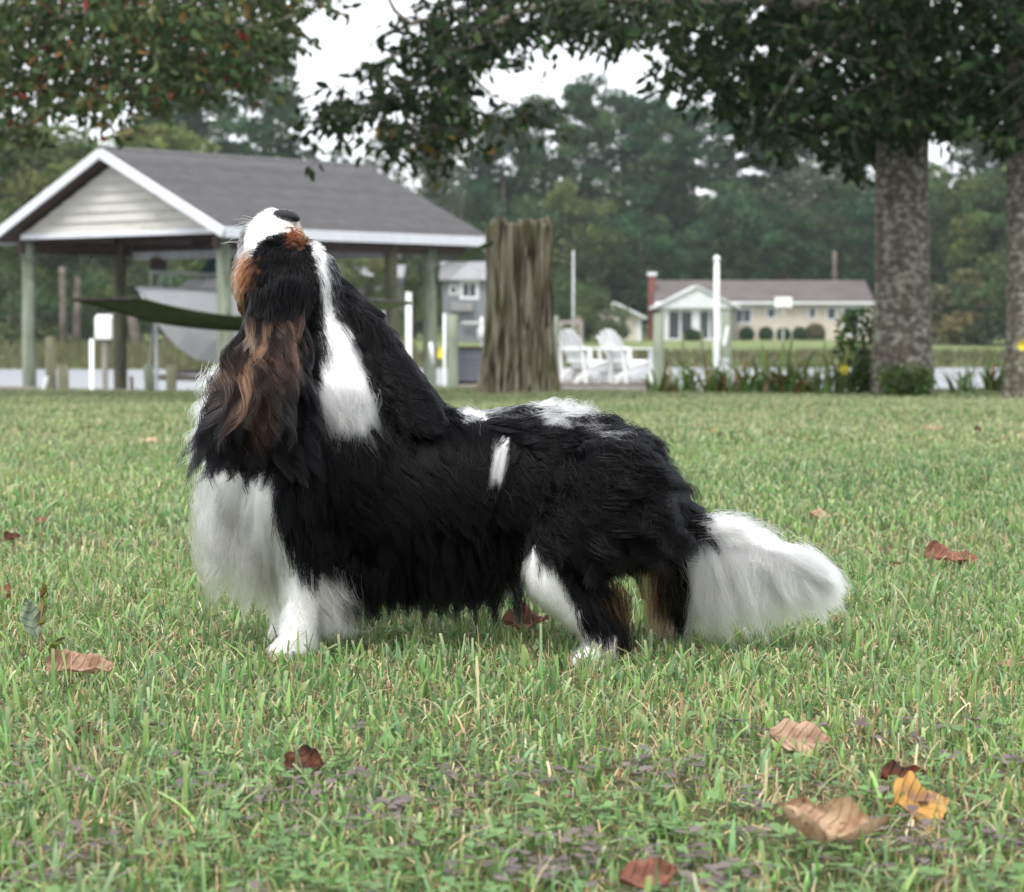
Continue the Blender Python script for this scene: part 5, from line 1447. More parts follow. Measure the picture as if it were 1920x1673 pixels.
earN, EV, EF = ear([(506, 562, 548, -.040), (478, 566, 580, -.072), (444, 564, 640, -.096), (424, 560, 700, -.104), (428, 554, 750, -.104), (458, 540, 790, -.10)], 0, 0, 0, 0, 0, 1, "")
def ear_hair(EV, EF, e_obj, cu, cv, n_g, n_h, Lmax, seed, brown, side=1.0, gdir=None, q_end=880.0):
    rng = np.random.default_rng(seed)
    P, N = sample_surface(EV, EF, n_g, rng); N = np.where(N[:, 1:2] > 0, -N, N) * side
    q = px_of(P); du, dv = q[:, 0] - cu, q[:, 1] - cv
    g = np.stack([np.where(du < 0, .36, .03) * du / (abs(du) + 40), np.zeros(len(P)), -np.ones(len(P)) * 1.0], -1) if gdir is None else gdir(q, rng)
    g = nrm(g + rng.normal(0, .06, g.shape)); g = nrm(g - N * (g * N).sum(1, keepdims=True))
    bv = BVHTree.FromPolygons([Vector(v) for v in EV], [tuple(int(i) for i in f) for f in EF])
    P = P + N * .004
    L = np.clip((q_end - q[:, 1]) / PXM, .055, .26) * rng.uniform(.72, 1.08, len(P)) * Lmax
    n = len(P)
    GD = grow_guides(P, N, g, L, np.full(n, .30), np.full(n, .40), rng.uniform(.5, 1.25, n), rng.uniform(1.4, 3.0, n), rng, 20, bv, .005, True)
    hp, hn = sample_surface(EV, EF, n_h, rng); hp = hp + np.where(hn[:, 1:2] > 0, -hn, hn) * .004
    X, gi = children(GD, P, hp, rng, .90, .22, .0018)
    c = np.tile(np.array(BLK), (n_h, 1)) * rng.uniform(.6, 1.8, (n_h, 1)); K = X.shape[1]
    C = np.repeat(c[:, None], K, 1)
    if brown:
        # the tan and sun-bleached locks of the outer side
        qx = px_of(X.reshape(-1, 3)).reshape(n_h, K, 2) + rng.normal(0, 13, (n_h, 1, 2))
        m = in_poly(qx[..., 0].ravel(), qx[..., 1].ravel(), [(438, 640), (484, 618), (512, 646), (546, 600), (566, 606), (560, 656), (522, 690), (506, 810), (480, 815), (446, 760), (402, 710), (416, 664)]).reshape(n_h, K)
        k1 = np.array([1, 2, 1.]); mf = m.astype(float); pad = np.pad(mf, ((0, 0), (1, 1)), mode='edge'); mf = (pad[:, :-2] + 2 * pad[:, 1:-1] + pad[:, 2:]) / 4
        for _k in range(4): pad = np.pad(mf, ((0, 0), (1, 1)), mode='edge'); mf = (pad[:, :-2] + pad[:, 1:-1] + pad[:, 2:]) / 3
        lk = np.where(rng.uniform(size=len(P)) < .72, rng.uniform(.55, 1, len(P)), .06)[gi] * np.where(rng.uniform(size=n_h) < .85, 1, .2)
        shade = np.array([(.32, .16, .095), (.22, .10, .058), (.40, .26, .18), (.16, .075, .045), (.34, .20, .13)])[rng.integers(0, 5, len(P))][gi] * rng.uniform(.7, 1.3, (n_h, 1))
        mf = (mf * lk[:, None])[..., None]
        C = C * (1 - mf) + shade[:, None] * mf
    curves_obj("ear_hair", X, C, .00034, .00012, e_obj)
ear_hair(EV, EF, earN, 530, 560, 300, 19000, 1.12, 31, True)
earF, EV2, EF2 = ear([(612, 626, 512, .03), (622, 658, 545, .028), (642, 708, 600, .012), (680, 742, 660, -.015), (716, 786, 720, -.035), (742, 818, 770, -.05)], 0, 0, 0, 0, 0, 2, "")
def far_dir(q, rng):
    g = np.tile(np.array([.50, -.05, -.86]), (len(q), 1)); g[:, 0] += (q[:, 0] - 690) / 600 * .35
    return g
ear_hair(EV2, EF2, earF, 640, 500, 260, 14000, 1.0, 32, False, 1.0, far_dir, 870.0)

# ---- tail plume
def plume():
    rng = np.random.default_rng(17)
    sp = [(1298, 990, -.052), (1350, 1004, -.056), (1430, 1028, -.06), (1485, 1054, -.062), (1512, 1070, -.062)]
    def pt(s):
        x = s * (len(sp) - 1); i = np.minimum(x.astype(int), len(sp) - 2); f = (x - i)[:, None]; a = np.array(sp)
        q = a[i] * (1 - f) + a[i + 1] * f; return np.array([tuple(dp(*r)) for r in q])
    def make(n, rg):
        s = rg.uniform(0, 1, n); c = pt(s); a = rg.uniform(0, 6.28, n); r = (26 - 14 * s) / PXM * np.sqrt(rg.uniform(.3, 1, n))
        N = np.stack([np.zeros(n), -np.sin(a), np.cos(a)], -1); return s, c + N * r[:, None], N
    s, P, N = make(520, rng); n = len(s)
    down = np.stack([np.interp(s, [0, .15, .5, 1], [-.04, .20, .62, 1.25]), N[:, 1] * .12, np.interp(s, [0, .15, .5, 1], [-1, -.95, -.62, -.12])], -1)
    up = np.stack([np.full(n, .95), N[:, 1] * .1, np.interp(s, [0, .4, 1], [.22, .12, -.12])], -1)
    k = np.clip(N[:, 2:3] * .5 + .35, 0, 1) ** 2.0
    g = nrm(down * (1 - k) + up * k + rng.normal(0, .05, (n, 3)))
    L = np.interp(s, [0, .3, .7, 1], [.138, .118, .084, .056]) * rng.uniform(.6, 1.12, n) * (1 - .25 * k[:, 0])
    GD = grow_guides(P, N, g, L, np.full(n, .22), .35 + .25 * (1 - k[:, 0]), rng.uniform(.15, .45, n), rng.uniform(.6, 1.1, n), rng, 10, None)
    s2, P2, N2 = make(20000, rng)
    X, gi = children(GD, P, P2, rng, .6, .35, .0032)
    C = np.tile(np.array(WHT), (len(P2), 1)) * rng.uniform(.96, 1.02, (len(P2), 1)); C = np.repeat(C[:, None], X.shape[1], 1)
    t = np.linspace(0, 1, X.shape[1])[None, :, None]
    C = C * (1 - .10 * t * np.array([.3, .6, 1.0]))
    curves_obj("tail_plume", X, np.clip(C, 0, .985), .00034, .00014, dog)
plume()
# ---- long locks: breeches, foreleg feathering, white curls on the back, wisps at the throat
def top_of(u, w):
    """point of the back at this place along the body, a little under the surface"""
    p = dp(u, 600, w); loc = body_bvh.ray_cast(p, Vector((0, 0, -1)))[0]
    if loc is None: loc = body_bvh.find_nearest(dp(u, 800, w))[0]
    return np.array(tuple(loc)) + np.array([0, 0, .002])
def locks(name, roots, n_h, K=12, r=.00032, clump=.7, spread=.010, frizz=.0025, snap=False, parent=None, bvh=None, keep=.014):
    """roots: (u,v,w, gu,gw,gz, length m, wave, freq, colour)"""
    rng = np.random.default_rng(len(name) * 7 + len(roots))
    P = np.array([tuple(dp(*q[:3])) if q[1] else top_of(q[0], q[2]) for q in roots]); g = nrm(np.array([q[3:6] for q in roots], float)); L = np.array([q[6] for q in roots]); n = len(roots)
    N = np.tile(np.array([0, -1., .15]), (n, 1))
    if snap:
        for i in range(n):
            loc, nn, _, _ = body_bvh.find_nearest(Vector(P[i])); P[i] = np.array(tuple(loc)); N[i] = np.array(tuple(nn))
    GD = grow_guides(P, N, g, L, np.full(n, .12 if not snap else .22), np.full(n, .5), np.array([q[7] for q in roots], float), np.array([q[8] for q in roots], float), rng, K, body_bvh if snap else bvh, .004 if snap else keep, True if bvh is not None else None)
    gi = rng.integers(0, n, n_h); hp = P[gi] + rng.normal(0, spread, (n_h, 3)) * np.array([1, .5, .7])
    rel = GD[gi] - P[gi][:, None]; t = np.linspace(0, 1, K)[None, :, None]
    X = hp[:, None] + rel * rng.uniform(.65, 1.05, (n_h, 1, 1)) + (P[gi] - hp)[:, None] * clump * t ** 1.2 + rng.normal(0, frizz, (n_h, 1, 3)) * t
    C = np.array([q[9] for q in roots])[gi] * rng.uniform(.75, 1.15, (n_h, 1))
    curves_obj(name, X, np.clip(C, .002, .985), r, r * .35, parent or dog)
rl = random.Random(5)
U = rl.uniform
locks("breeches", [(U(1228, 1276), U(1035, 1060), U(-.07, .0), U(-.30, .05), 0, -1, U(.075, .105), U(.05, .2), .7, [TAN, BRN, (.30, .16, .09), BLK, (.35, .22, .14)][rl.randrange(5)]) for _ in range(42)]
      + [(U(1268, 1286), U(1030, 1070), -.05, U(-.05, .08), 0, -1, U(.08, .105), .1, .7, BLK) for _ in range(16)], 3200)
locks("foreleg_feathering", [(U(590, 640), U(1075, 1125), U(-.09, -.07), U(.3, .8), 0, -.75, U(.045, .075), U(.3, .6), .8, [WHT, CRM, CRM][rl.randrange(3)]) for _ in range(40)], 2200, frizz=.0018)
locks("hock_feathering", [(U(1120, 1160), U(1090, 1180), U(-.13, -.11), U(.2, .5), 0, -.85, U(.035, .05), U(.1, .3), .8, [BLK, BLK, BRN, TAN][rl.randrange(4)]) for _ in range(26)], 1500)
NEAR_EAR = BVHTree.FromPolygons([Vector(v) for v in EV], [tuple(int(i) for i in f) for f in EF])
E_BR = [(.30, .15, .085), (.20, .09, .05), (.46, .30, .21), (.14, .065, .04), (.36, .21, .14)]
locks("ear_fringe", [(U(488, 572), U(522, 592), U(-.09, -.07), U(-.45, .10), -.25, -1, U(.09, .19), U(.2, .6), U(.9, 1.8), BLK) for _ in range(40)], 3200, K=16, frizz=.003, spread=.007, clump=.8, parent=earN, bvh=NEAR_EAR, keep=.006)
locks("ear_fringe", [(U(400, 560), U(700, 790), U(-.125, -.108), U(-.45, .06), -.1, -1, U(.06, .12), U(.7, 1.4), U(1.2, 2.2), BLK) for _ in range(64)], 3600, K=16, frizz=.003, spread=.006, clump=.88, parent=earN, bvh=NEAR_EAR, keep=.016)
locks("ear_fringe", [(U(680, 800), U(600, 770), U(-.06, -.04), U(.1, .7), -.1, -1, U(.06, .11), U(.5, 1.1), U(1.0, 1.8), BLK) for _ in range(50)], 3600, K=16, frizz=.003, spread=.006, clump=.85, parent=earF, snap=True)
locks("ear_fringe", [(U(668, 735), U(560, 610), -.03, U(.3, .9), -.1, -.7, U(.06, .12), U(.6, 1.2), U(1.0, 1.6), BLK) for _ in range(30)], 2600, K=16, frizz=.003, spread=.006, clump=.85, parent=earF, snap=True)
locks("stripe", [(U(930, 946), U(822, 850), -.11, U(-.3, -.15), 0, -1, U(.035, .05), .1, .6, WHT) for _ in range(14)], 700, spread=.0022, clump=.3, frizz=.001, snap=True)
locks("back_curls", [(U(985, 1058), 0, U(-.075, .0), U(.55, .95), U(-.3, .1), U(-.15, .35), U(.045, .07), U(.9, 1.5), U(1.0, 1.5), WHT) for _ in range(26)]
      + [(U(1080, 1125), 0, U(-.08, -.03), U(.3, .9), U(-.3, .1), U(-.5, .1), U(.03, .045), U(.9, 1.5), U(1.0, 1.5), WHT) for _ in range(8)]
      + [(U(858, 880), 0, U(-.06, .0), 1, 0, U(-.4, .1), U(.025, .04), .5, 1, WHT) for _ in range(7)]
      + [(U(1075, 1180), 0, U(-.09, .0), U(.5, 1), U(-.3, .1), U(-.5, .15), U(.05, .085), U(.8, 1.3), U(.9, 1.4), BLK) for _ in range(34)], 4600, frizz=.002, spread=.006)
locks("rump_curls", [(U(1030, 1230), U(820, 1000), U(-.16, -.13), U(.2, .9), -.15, U(-.9, -.1), U(.06, .10), U(.8, 1.4), U(1.0, 1.5), BLK) for _ in range(60)], 7600, frizz=.0022, spread=.008, clump=.45, snap=True)
locks("belly_wisps", [(U(640, 970), U(1060, 1085), U(-.09, .02), U(-.15, .2), 0, -1, U(.05, .078), U(.15, .5), U(.8, 1.3), BLK) for _ in range(46)], 2600, clump=.85, frizz=.002)
locks("chest_fringe", [(U(385, 500), U(960, 1030), U(-.06, .06), U(-.12, .1), 0, -1, U(.065, .105), U(.1, .45), U(.7, 1.3), [WHT, CRM, CRM][rl.randrange(3)]) for _ in range(48)], 2600, clump=.8, frizz=.003)
locks("chest_fringe", [(U(378, 420), U(880, 1010), U(-.04, .04), U(-.35, .0), 0, -1, U(.05, .09), U(.2, .6), U(.8, 1.4), WHT) for _ in range(34)], 1800, clump=.7, frizz=.003)
locks("throat_wisps", [(U(400, 440), U(690, 790), U(-.05, .02), U(-.9, -.2), 0, -.8, U(.05, .085), U(.6, 1.2), U(1.0, 1.6), WHT) for _ in range(34)], 1500, frizz=.003)
locks("nape_ruff", [(U(606, 706), U(690, 752), -.12, U(.0, .75), -.1, U(-.9, -.5), U(.03, .055), U(.2, .5), .8, WHT) for _ in range(60)], 3200, frizz=.0018, snap=True)
locks("tail_wisps", [(U(1400, 1505), U(1030, 1066), U(-.08, -.04), U(.8, 1.2), 0, U(-.45, .05), U(.055, .085), U(.1, .4), U(.6, 1.1), WHT) for _ in range(44)]
      + [(U(1300, 1400), U(985, 1010), U(-.08, -.04), U(.7, 1.2), 0, U(-.1, .75), U(.045, .07), U(.2, .5), U(.6, 1.1), WHT) for _ in range(30)]
      + [(U(1290, 1480), U(1020, 1060), U(-.09, -.05), U(-.05, .5), -.1, -1, U(.08, .115), U(.1, .4), U(.6, 1.1), WHT) for _ in range(40)], 4200, frizz=.0028, clump=.8)
# ---- face: nose, eye, whiskers
M['nose'] = noise_mat("nose_leather", [(.3, (.008, .008, .009)), (.7, (.02, .02, .023))], 200, .5, spec=.2, bump=.3, bump_scale=500)
M['eye'] = noise_mat("eye_dark", [(.3, (.006, .004, .003)), (.7, (.012, .008, .006))], 50, .2, spec=.4)
mb = MB(); mb.ellipsoid(dp(537, 406, .024) , (26 / PXM, 27 / PXM, 12 / PXM), 18, 12, M=Matrix.Rotation(R(12), 3, 'Y'))
mb.ellipsoid(dp(524, 413, .016), (10 / PXM, 9 / PXM, 10 / PXM), 12, 8)
o = mb.build("nose", M['nose'], dog, True); o.location = DOGI
mb = MB(); mb.ellipsoid(dp(505, 449, -.036), (7 / PXM, 6 / PXM, 7 / PXM), 16, 12); o = mb.build("eye", M['eye'], dog, True); o.location = DOGI
def whiskers():
    rng = np.random.default_rng(3); n = 16
    roots = [(rng.uniform(450, 500), rng.uniform(410, 470), rng.uniform(-.03, .03)) for _ in range(n)]
    X = []
    for u, v, w in roots:
        p = np.array(tuple(dp(u, v, w))); d = nrm(np.array([-1.0, rng.normal(0, .3), rng.uniform(-.5, .8)])); L = rng.uniform(.025, .05)
        X.append([p + d * L * t + np.array([0, 0, -.010 * t * t]) for t in np.linspace(0, 1, 7)])
    curves_obj("whiskers", np.array(X), np.tile(np.array(WHT), (n, 1)), .00022, .0001, dog)
whiskers()

# ================================================================== grass
def vnoise(x, y, s, seed):
    r = np.random.default_rng(seed); o = 0
    for k in range(5):
        a = r.uniform(0, 6.28); f = s * r.uniform(.6, 1.9); o = o + np.sin((x * math.cos(a) + y * math.sin(a)) * f + r.uniform(0, 6.28))
    return o / 5
GRN = np.array([(.115, .265, .078), (.158, .320, .100), (.108, .245, .108), (.190, .352, .105), (.155, .290, .150)])
STR = np.array([(.54, .47, .29), (.44, .35, .20), (.64, .58, .40), (.33, .26, .15)])
def blades(name, label, Y0, Y1, dens, segs, hmin, hmax, wid, seed, margin=.35, straw=.30, lean=.55):
    rng = np.random.default_rng(seed)
    half = .5 * 1920 / F_PX
    ym = np.linspace(Y0, Y1, 200); area = np.trapz(2 * (half * ym + margin), ym)
    n = int(area * dens)
    Y = np.sqrt(rng.uniform(Y0 ** 2, Y1 ** 2, n)); X = rng.uniform(-1, 1, n) * (half * Y + margin)
    z = lawn_z(X, Y) - .004
    patch = vnoise(X, Y, 5.0, 3); patch2 = vnoise(X, Y, 17.0, 4); patch3 = vnoise(X, Y, 1.6, 6)
    # blade height varies in patches over the lawn; a few blades stand taller
    h = rng.uniform(hmin, hmax, n) * (1 + .28 * patch + .18 * patch2) * np.where(rng.uniform(size=n) < .06, 1.5, 1.0)
    isst = rng.uniform(size=n) < np.clip(straw + .30 * patch2 + .22 * patch3, .03, .85)
    w = wid * rng.uniform(.55, 1.35, n) * np.where(isst, .62, 1.0)
    h = np.where(isst, h * rng.uniform(.35, .95, n), h)
    a = rng.uniform(0, 6.28, n); ln = lean * np.abs(rng.normal(0, 1, n)) * np.where(isst, 1.5, 1.0); ln = np.clip(ln, 0, 2.2)
    dx, dy = np.cos(a), np.sin(a); fa = a + rng.normal(0, .9, n) + 1.57; sx, sy = np.cos(fa), np.sin(fa)
    c0 = GRN[rng.integers(0, len(GRN), n)] * rng.uniform(.72, 1.3, (n, 1)); c1 = STR[rng.integers(0, len(STR), n)] * rng.uniform(.7, 1.15, (n, 1))
    col = np.where(isst[:, None], c1, c0) * (1 + .16 * patch3[:, None] * np.array([1.1, .9, .5]))
    cut = rng.uniform(size=n) < .45
    V, C = [], []
    for j in range(segs + 1):
        t = j / segs; f = h * t; o = h * ln * t ** 1.7; zz = z + f / np.sqrt(1 + (ln * t) ** 2)
        ww = w * np.where(cut, 1 - .35 * t, (1 - t ** 1.8)) * (.75 + .25 * min(1, t * 4)) * .5
        cx, cy = X + dx * o, Y + dy * o
        V += [np.stack([cx - sx * ww, cy - sy * ww, zz], -1), np.stack([cx + sx * ww, cy + sy * ww, zz], -1)]
        tip = np.where((cut & ~isst)[:, None], STR[0] * .8, col); k = t ** 6
        base = col * np.array([1.15, 1.0, .95]) * (1 if t > .1 else .9)
        cc = base * (1 - k * .7) + tip * k * .7; C += [cc, cc]
    m = 2 * (segs + 1); V = np.stack(V, 1).reshape(-1, 3); C = np.stack(C, 1).reshape(-1, 3)
    b = np.arange(n)[:, None] * m
    F = np.concatenate([b + np.array([[2 * j, 2 * j + 1, 2 * j + 3, 2 * j + 2]]) for j in range(segs)])
    o = np_mesh(name, V, F, M['blade'], np.clip(C, .004, .7)); tag(o, label, "grass", kind="stuff"); return o
blades("lawn_grass", "short green and straw coloured lawn grass in the foreground", 1.5, 4.6, 13500, 3, .012, .033, .0042, 61, .75, .33)
blades("lawn_grass", "lawn grass behind the dog", 4.6, 9.0, 5200, 2, .016, .036, .0060, 62, .8, .24)
blades("lawn_grass", "far lawn grass reaching the bulkhead", 9.0, 21.2, 1650, 1, .018, .036, .014, 63, 3.0, .14)
blades("tall_grass", "scattered longer grass blades standing above the lawn", 1.7, 4.4, 700, 5, .026, .052, .0052, 64, .6, .10, .45)
blades("dry_thatch", "thin dry straw lying between the grass", 1.6, 5.0, 3400, 3, .03, .06, .0018, 65, .6, .95, 1.6)
# clover and purple ground leaves close to the camera
def clover():
    rng = np.random.default_rng(66); n = 2300
    Y = rng.uniform(1.75, 2.62, n); X = rng.uniform(-1, 1, n) * (.21 * Y + .25)
    keep = (vnoise(X, Y, 9, 12) + .35 - (Y - 2.1) * .9) > rng.uniform(-.5, .7, n); X, Y = X[keep], Y[keep]; n = len(X)
    z = lawn_z(X, Y) + rng.uniform(.006, .022, n); purple = vnoise(X, Y, 13, 14) + rng.normal(0, .25, n) > .12
    V, C = [], []
    for k in range(3):
        a = rng.uniform(0, 6.28, n) if k == 0 else a + 2.09
        r = rng.uniform(.0045, .0085, n); tl = rng.uniform(-.25, .45, n)
        d = np.stack([np.cos(a), np.sin(a), tl], -1); s = np.stack([-np.sin(a), np.cos(a), np.zeros(n)], -1); p = np.stack([X, Y, z], -1); r = r[:, None]
        q = [p, p + d * r + s * r * .75, p + d * r * 1.75 + s * r * .5, p + d * r * 1.5, p + d * r * 1.75 - s * r * .5, p + d * r - s * r * .75]
        V.append(np.stack(q, 1))
        c = np.where(purple[:, None], np.array([.135, .105, .100]), np.array([.120, .215, .070])) * rng.uniform(.65, 1.35, (n, 1)); C.append(np.repeat(c[:, None], 6, 1))
    V = np.concatenate(V).reshape(-1, 3); C = np.concatenate(C).reshape(-1, 3); b = np.arange(len(V) // 6)[:, None] * 6
    F = np.concatenate([b + np.array([[0, 1, 2, 3]]), b + np.array([[0, 3, 4, 5]])])
    tag(np_mesh("clover_leaves", V, F, M['blade'], C), "green and purple clover leaves low in the foreground grass", "clover", kind="stuff")
clover()
# pale seed stalks
def stalks():
    rng = np.random.default_rng(67); V, F, C = [], [], []
    for i in range(26):
        Y = rng.uniform(1.8, 4.5); X = rng.uniform(-1, 1) * (.21 * Y + .1); L = rng.uniform(.05, .10); a = rng.uniform(0, 6.28); ln = rng.uniform(.5, 1.3); w = .0011
        b0 = len(V); c = np.array([(.26, .30, .13), (.38, .35, .19), (.19, .26, .10)][rng.integers(3)])
        for j in range(8):
            t = j / 7; x, y = X + math.cos(a) * L * ln * t ** 1.5, Y + math.sin(a) * L * ln * t ** 1.5; z = L * (t - .35 * ln * t * t); ww = w * (1 if t < .55 else 1.7 - abs(t - .75) * 3)
            V += [(x - ww, y, z), (x + ww, y, z)]; C += [c, c]
        for j in range(7): k = b0 + 2 * j; F.append((k, k + 1, k + 3, k + 2))
    tag(np_mesh("grass_stalks", np.array(V), np.array(F), M['blade'], np.array(C)), "thin pale grass seed stalks in the foreground", "grass", kind="stuff")
stalks()

# ================================================================== fallen leaves
def dry_leaf_mat(name, base, spot, dark=.0):
    m, n, l, p = newmat(name); tc = n.new("ShaderNodeTexCoord")
    n1 = n.new("ShaderNodeTexNoise"); n1.inputs["Scale"].default_value = 30; n1.inputs["Detail"].default_value = 6; l.new(tc.outputs["Object"], n1.inputs["Vector"])
    r = ramp(n, l, n1.outputs[0], [(.34, spot), (.50, base), (.75, tuple(min(1, c * 1.35) for c in base))])
    sx = n.new("ShaderNodeSeparateXYZ"); l.new(tc.outputs["Object"], sx.inputs[0])
    def mth(op, a, b=None):
        k = n.new("ShaderNodeMath"); k.operation = op
        for i_, v_ in enumerate((a, b)):
            if v_ is None: continue
            if isinstance(v_, (int, float)): k.inputs[i_].default_value = v_
            else: l.new(v_, k.inputs[i_])
        return k.outputs[0]
    ay = mth('ABSOLUTE', sx.outputs[1])
    vein = mth('POWER', mth('ABSOLUTE', mth('SINE', mth('MULTIPLY', mth('SUBTRACT', sx.outputs[0], mth('MULTIPLY', ay, .8)), 3.14159 / .0105))), 14.0)
    rib = mth('LESS_THAN', ay, .0009)
    vr = mth('MAXIMUM', mth('SUBTRACT', 1.0, mth('MULTIPLY', mth('SUBTRACT', 1.0, vein), 1.0)), rib)
    n3 = n.new("ShaderNodeTexNoise"); n3.inputs["Scale"].default_value = 160; n3.inputs["Detail"].default_value = 3; l.new(tc.outputs["Object"], n3.inputs["Vector"])
    spt = ramp(n, l, n3.outputs[0], [(.30, (.25, .2, .18)), (.38, (1, 1, 1))])
    vm = n.new("ShaderNodeMixRGB"); l.new(mth('MULTIPLY', vr, .24), vm.inputs[0]); l.new(r.outputs[0], vm.inputs[1]); vm.inputs[2].default_value = (*[c * .45 for c in base], 1)
    ms = n.new("ShaderNodeMixRGB"); ms.blend_type = 'MULTIPLY'; ms.inputs[0].default_value = .8; l.new(vm.outputs[0], ms.inputs[1]); l.new(spt.outputs[0], ms.inputs[2])
    r = ms
    bm_ = n.new("ShaderNodeBump"); bm_.inputs["Strength"].default_value = .6; bm_.inputs["Distance"].default_value = .002; l.new(vr, bm_.inputs["Height"]); l.new(bm_.outputs[0], p.inputs["Normal"])
    l.new(r.outputs[0], p.inputs["Base Color"]); p.inputs["Roughness"].default_value = .55; p.inputs["Specular IOR Level"].default_value = .3
    t = n.new("ShaderNodeBsdfTranslucent"); l.new(r.outputs[0], t.inputs["Color"]); mx = n.new("ShaderNodeMixShader"); mx.inputs[0].default_value = .2
    l.new(p.outputs[0], mx.inputs[1]); l.new(t.outputs[0], mx.inputs[2]); l.new(mx.outputs[0], n["Material Output"].inputs["Surface"])
    return m
M['leaf_tan'] = dry_leaf_mat("leaf_tan", (.42, .27, .185), (.25, .14, .09)); M['leaf_pale'] = dry_leaf_mat("leaf_pale", (.56, .40, .26), (.36, .21, .13))
M['leaf_yellow'] = dry_leaf_mat("leaf_yellow", (.48, .26, .07), (.17, .10, .11)); M['leaf_red'] = dry_leaf_mat("leaf_red", (.24, .095, .06), (.12, .05, .035)); M['leaf_dark'] = dry_leaf_mat("leaf_dark", (.035, .015, .010), (.14, .035, .012))
M['leaf_green'] = dry_leaf_mat("leaf_green", (.14, .18, .05), (.22, .16, .04)); M['leaf_grey'] = dry_leaf_mat("leaf_grey", (.20, .25, .18), (.15, .20, .12))
def leaf_mesh(L, W, curl, bend, mat, seed, n=15, m=9):
    rs = random.Random(seed); V, F = [], []
    for i in range(n):
        t = i / (n - 1); hw = W / 2 * math.sin(math.pi * min(1, t * .97 + .015) ** .85) ** .8 * (1 + .10 * math.sin(t * 17 + seed) + rs.uniform(-.05, .05))
        for j in range(m):
            s = 2 * j / (m - 1) - 1; y = s * hw; ang = curl * s
            x = (t - .5) * L; zz = abs(math.sin(ang)) * hw * .9 + bend * (t - .5) ** 2 * L + L * (.07 * math.sin(t * 7 + seed) * s + .045 * math.sin(t * 13 + 2 * seed + s * 4) + .03 * math.sin(s * 6 + seed * 3 + t * 3)) + rs.uniform(-.012, .012) * L
            V.append((x, math.cos(ang) * y if abs(curl) > .05 else y, zz))
    for i in range(n - 1):
        for j in range(m - 1): F.append((i * m + j, (i + 1) * m + j, (i + 1) * m + j + 1, i * m + j + 1))
    b = len(V); V += [(-L * .5, -.0008, .001), (-L * .5, .0008, .001), (-L * .68, .0008, .004), (-L * .68, -.0008, .004)]; F.append((b, b + 1, b + 2, b + 3))
    me = bpy.data.meshes.new("fallen_leaf"); me.from_pydata(V, [], F); me.materials.append(M[mat]); me.shade_smooth(); return me
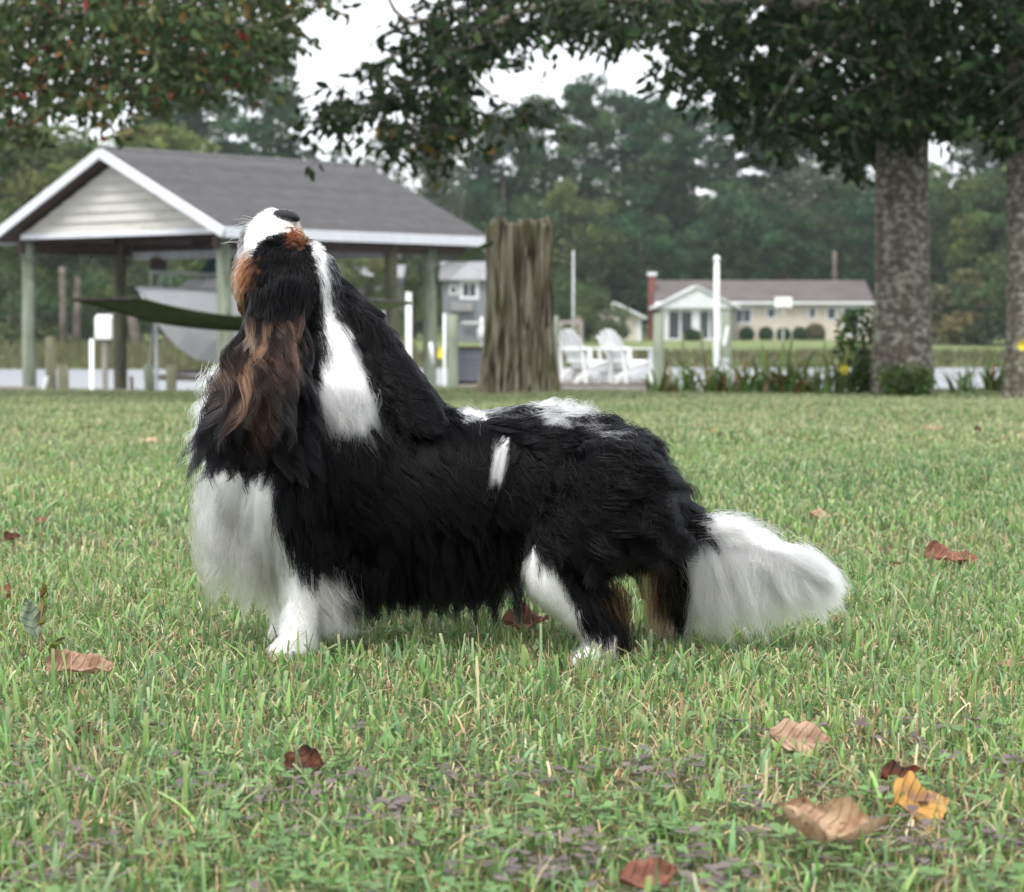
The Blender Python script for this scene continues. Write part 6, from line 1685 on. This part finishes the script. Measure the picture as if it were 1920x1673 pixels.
LEAVES = [  # px, py, width px, height px, material, curl, bend, yaw, tilt toward the camera, label
 (150, 1248, 125, 66, 'leaf_tan', .9, .5, 10, 38, "large tan curled leaf lying in the grass at lower left"),
 (575, 1424, 84, 66, 'leaf_dark', .5, .6, -25, 48, "dark burnt brown leaf standing in the foreground grass"),
 (1496, 1378, 118, 66, 'leaf_tan', .4, .5, 5, 42, "tan spotted leaf in the grass below the dog's tail"),
 (1552, 1556, 215, 90, 'leaf_pale', 1.1, 1.3, -6, 30, "largest pale curled leaf at lower right"),
 (1722, 1494, 122, 96, 'leaf_yellow', .25, .3, 30, 44, "yellow orange leaf with purple blotch at lower right"),
 (1690, 1450, 90, 46, 'leaf_dark', .6, .7, 15, 30, "dark brown leaf tucked behind the yellow orange leaf"),
 (1782, 1044, 98, 34, 'leaf_red', .6, .5, -8, 22, "reddish brown leaf on the lawn right of the tail"),
 (1662, 1056, 52, 14, 'leaf_dark', .5, .4, -15, 12, "thin dark leaf left of the reddish brown leaf"),
 (1212, 1634, 120, 60, 'leaf_red', .5, .6, 20, 36, "blurred reddish leaf at the bottom edge of the picture"),
 (1330, 1664, 60, 30, 'leaf_tan', .5, .6, 40, 30, "brown leaf scrap at the bottom edge, right of the blurred red leaf"),
 (985, 1164, 90, 44, 'leaf_red', .7, .6, 5, 26, "brown leaf under the dog's belly"),
 (1328, 975, 40, 24, 'leaf_tan', .5, .5, 20, 34, "small tan leaf just above the dog's tail base"),
 (22, 1004, 34, 20, 'leaf_dark', .6, .5, 30, 30, "small dark brown leaf near the left edge"),
 (80, 973, 30, 16, 'leaf_red', .5, .4, 0, 30, "small orange leaf near the left edge"),
 (282, 825, 36, 12, 'leaf_pale', .4, .4, 5, 20, "pale tan leaf on the far lawn left of the dog"),
 (132, 871, 18, 9, 'leaf_pale', .4, .4, 5, 20, "tiny pale leaf left of the dog on the far lawn"),
 (165, 1366, 46, 26, 'leaf_dark', .6, .5, 20, 30, "small brown leaf below the large tan curled leaf"),
 (1545, 960, 60, 16, 'leaf_tan', .4, .4, 10, 16, "faded brown leaf above the tip of the tail"),
 (1835, 798, 18, 12, 'leaf_dark', .5, .4, 0, 30, "small dark leaf on the far lawn below the rightmost trunk"),
 (1748, 795, 30, 10, 'leaf_tan', .4, .4, 0, 20, "small brown leaf on the far lawn below the lichen spotted trunk"),
 (1340, 812, 16, 8, 'leaf_yellow', .4, .4, 0, 20, "tiny yellow leaf on the far lawn behind the tail"),
 (1890, 1238, 30, 16, 'leaf_tan', .5, .5, 0, 30, "small tan leaf scrap at the right edge"),
 (8, 1112, 60, 26, 'leaf_red', .8, .6, -30, 24, "rust coloured leaf cut by the left edge"),
 (30, 795, 24, 8, 'leaf_tan', .4, .4, 0, 20, "small brown leaf at far left of the lawn"),
]
for i, (px, py, wpx, hpx, mat, curl, bend, yaw, tilt, lab) in enumerate(LEAVES):
    p = on_z(px, py + hpx * .3, .012 if py > 900 else -.02)
    Y = p.y; p.z = float(lawn_z(p.x, Y)) + .006; sc = Y / F_PX
    L_leaf = wpx * sc; W_leaf = max(hpx * sc / max(math.sin(R(tilt) + .14), .25), L_leaf * .45); W_leaf = min(W_leaf, L_leaf * 1.0)
    o = link("fallen_leaf", leaf_mesh(L_leaf, W_leaf, curl, bend, mat, i + 1)); p.z += W_leaf * .32 * math.sin(R(tilt))
    o.location = p; o.rotation_euler = (R(tilt), R(random.uniform(-8, 8)), R(yaw)); o.rotation_mode = 'XYZ'
    tag(o, lab, "leaf", "fallen leaves on the lawn")
# seedling at the left
sp_ = on_z(78, 1232, .0); sd_ = empty("seedling", sp_); tag(sd_, "small upright seedling with a few broad leaves at left", "seedling")
sc = sp_.y / F_PX
mb = MB(); mb.tube([(0, 0, 0), (-.002, 0, 60 * sc), (.003, 0, 100 * sc)], [.0022, .0018, .001], 6); mb.build("stem", M['leaf_tan'], sd_)
for dx, z0, Lp, ang, mat, yaw in ((-10, 40, 74, 104, 'leaf_grey', 20), (2, 62, 76, 82, 'leaf_green', -40), (14, 6, 44, 50, 'leaf_green', 30), (-14, 2, 34, 130, 'leaf_green', 0), (4, 112, 30, 88, 'leaf_red', -60)):
    o = link("leaf", leaf_mesh(Lp * sc, Lp * sc * .56, .35, .2, mat, int(Lp)), sd_)
    d = Vector((math.cos(R(ang)), 0, math.sin(R(ang))))
    o.location = Vector((dx * sc, 0, z0 * sc)) + d * Lp * sc * .5
    o.rotation_euler = (Matrix.Rotation(R(yaw), 4, d) @ Matrix.Rotation(-R(ang), 4, 'Y') @ Matrix.Rotation(R(80), 4, 'X')).to_euler()
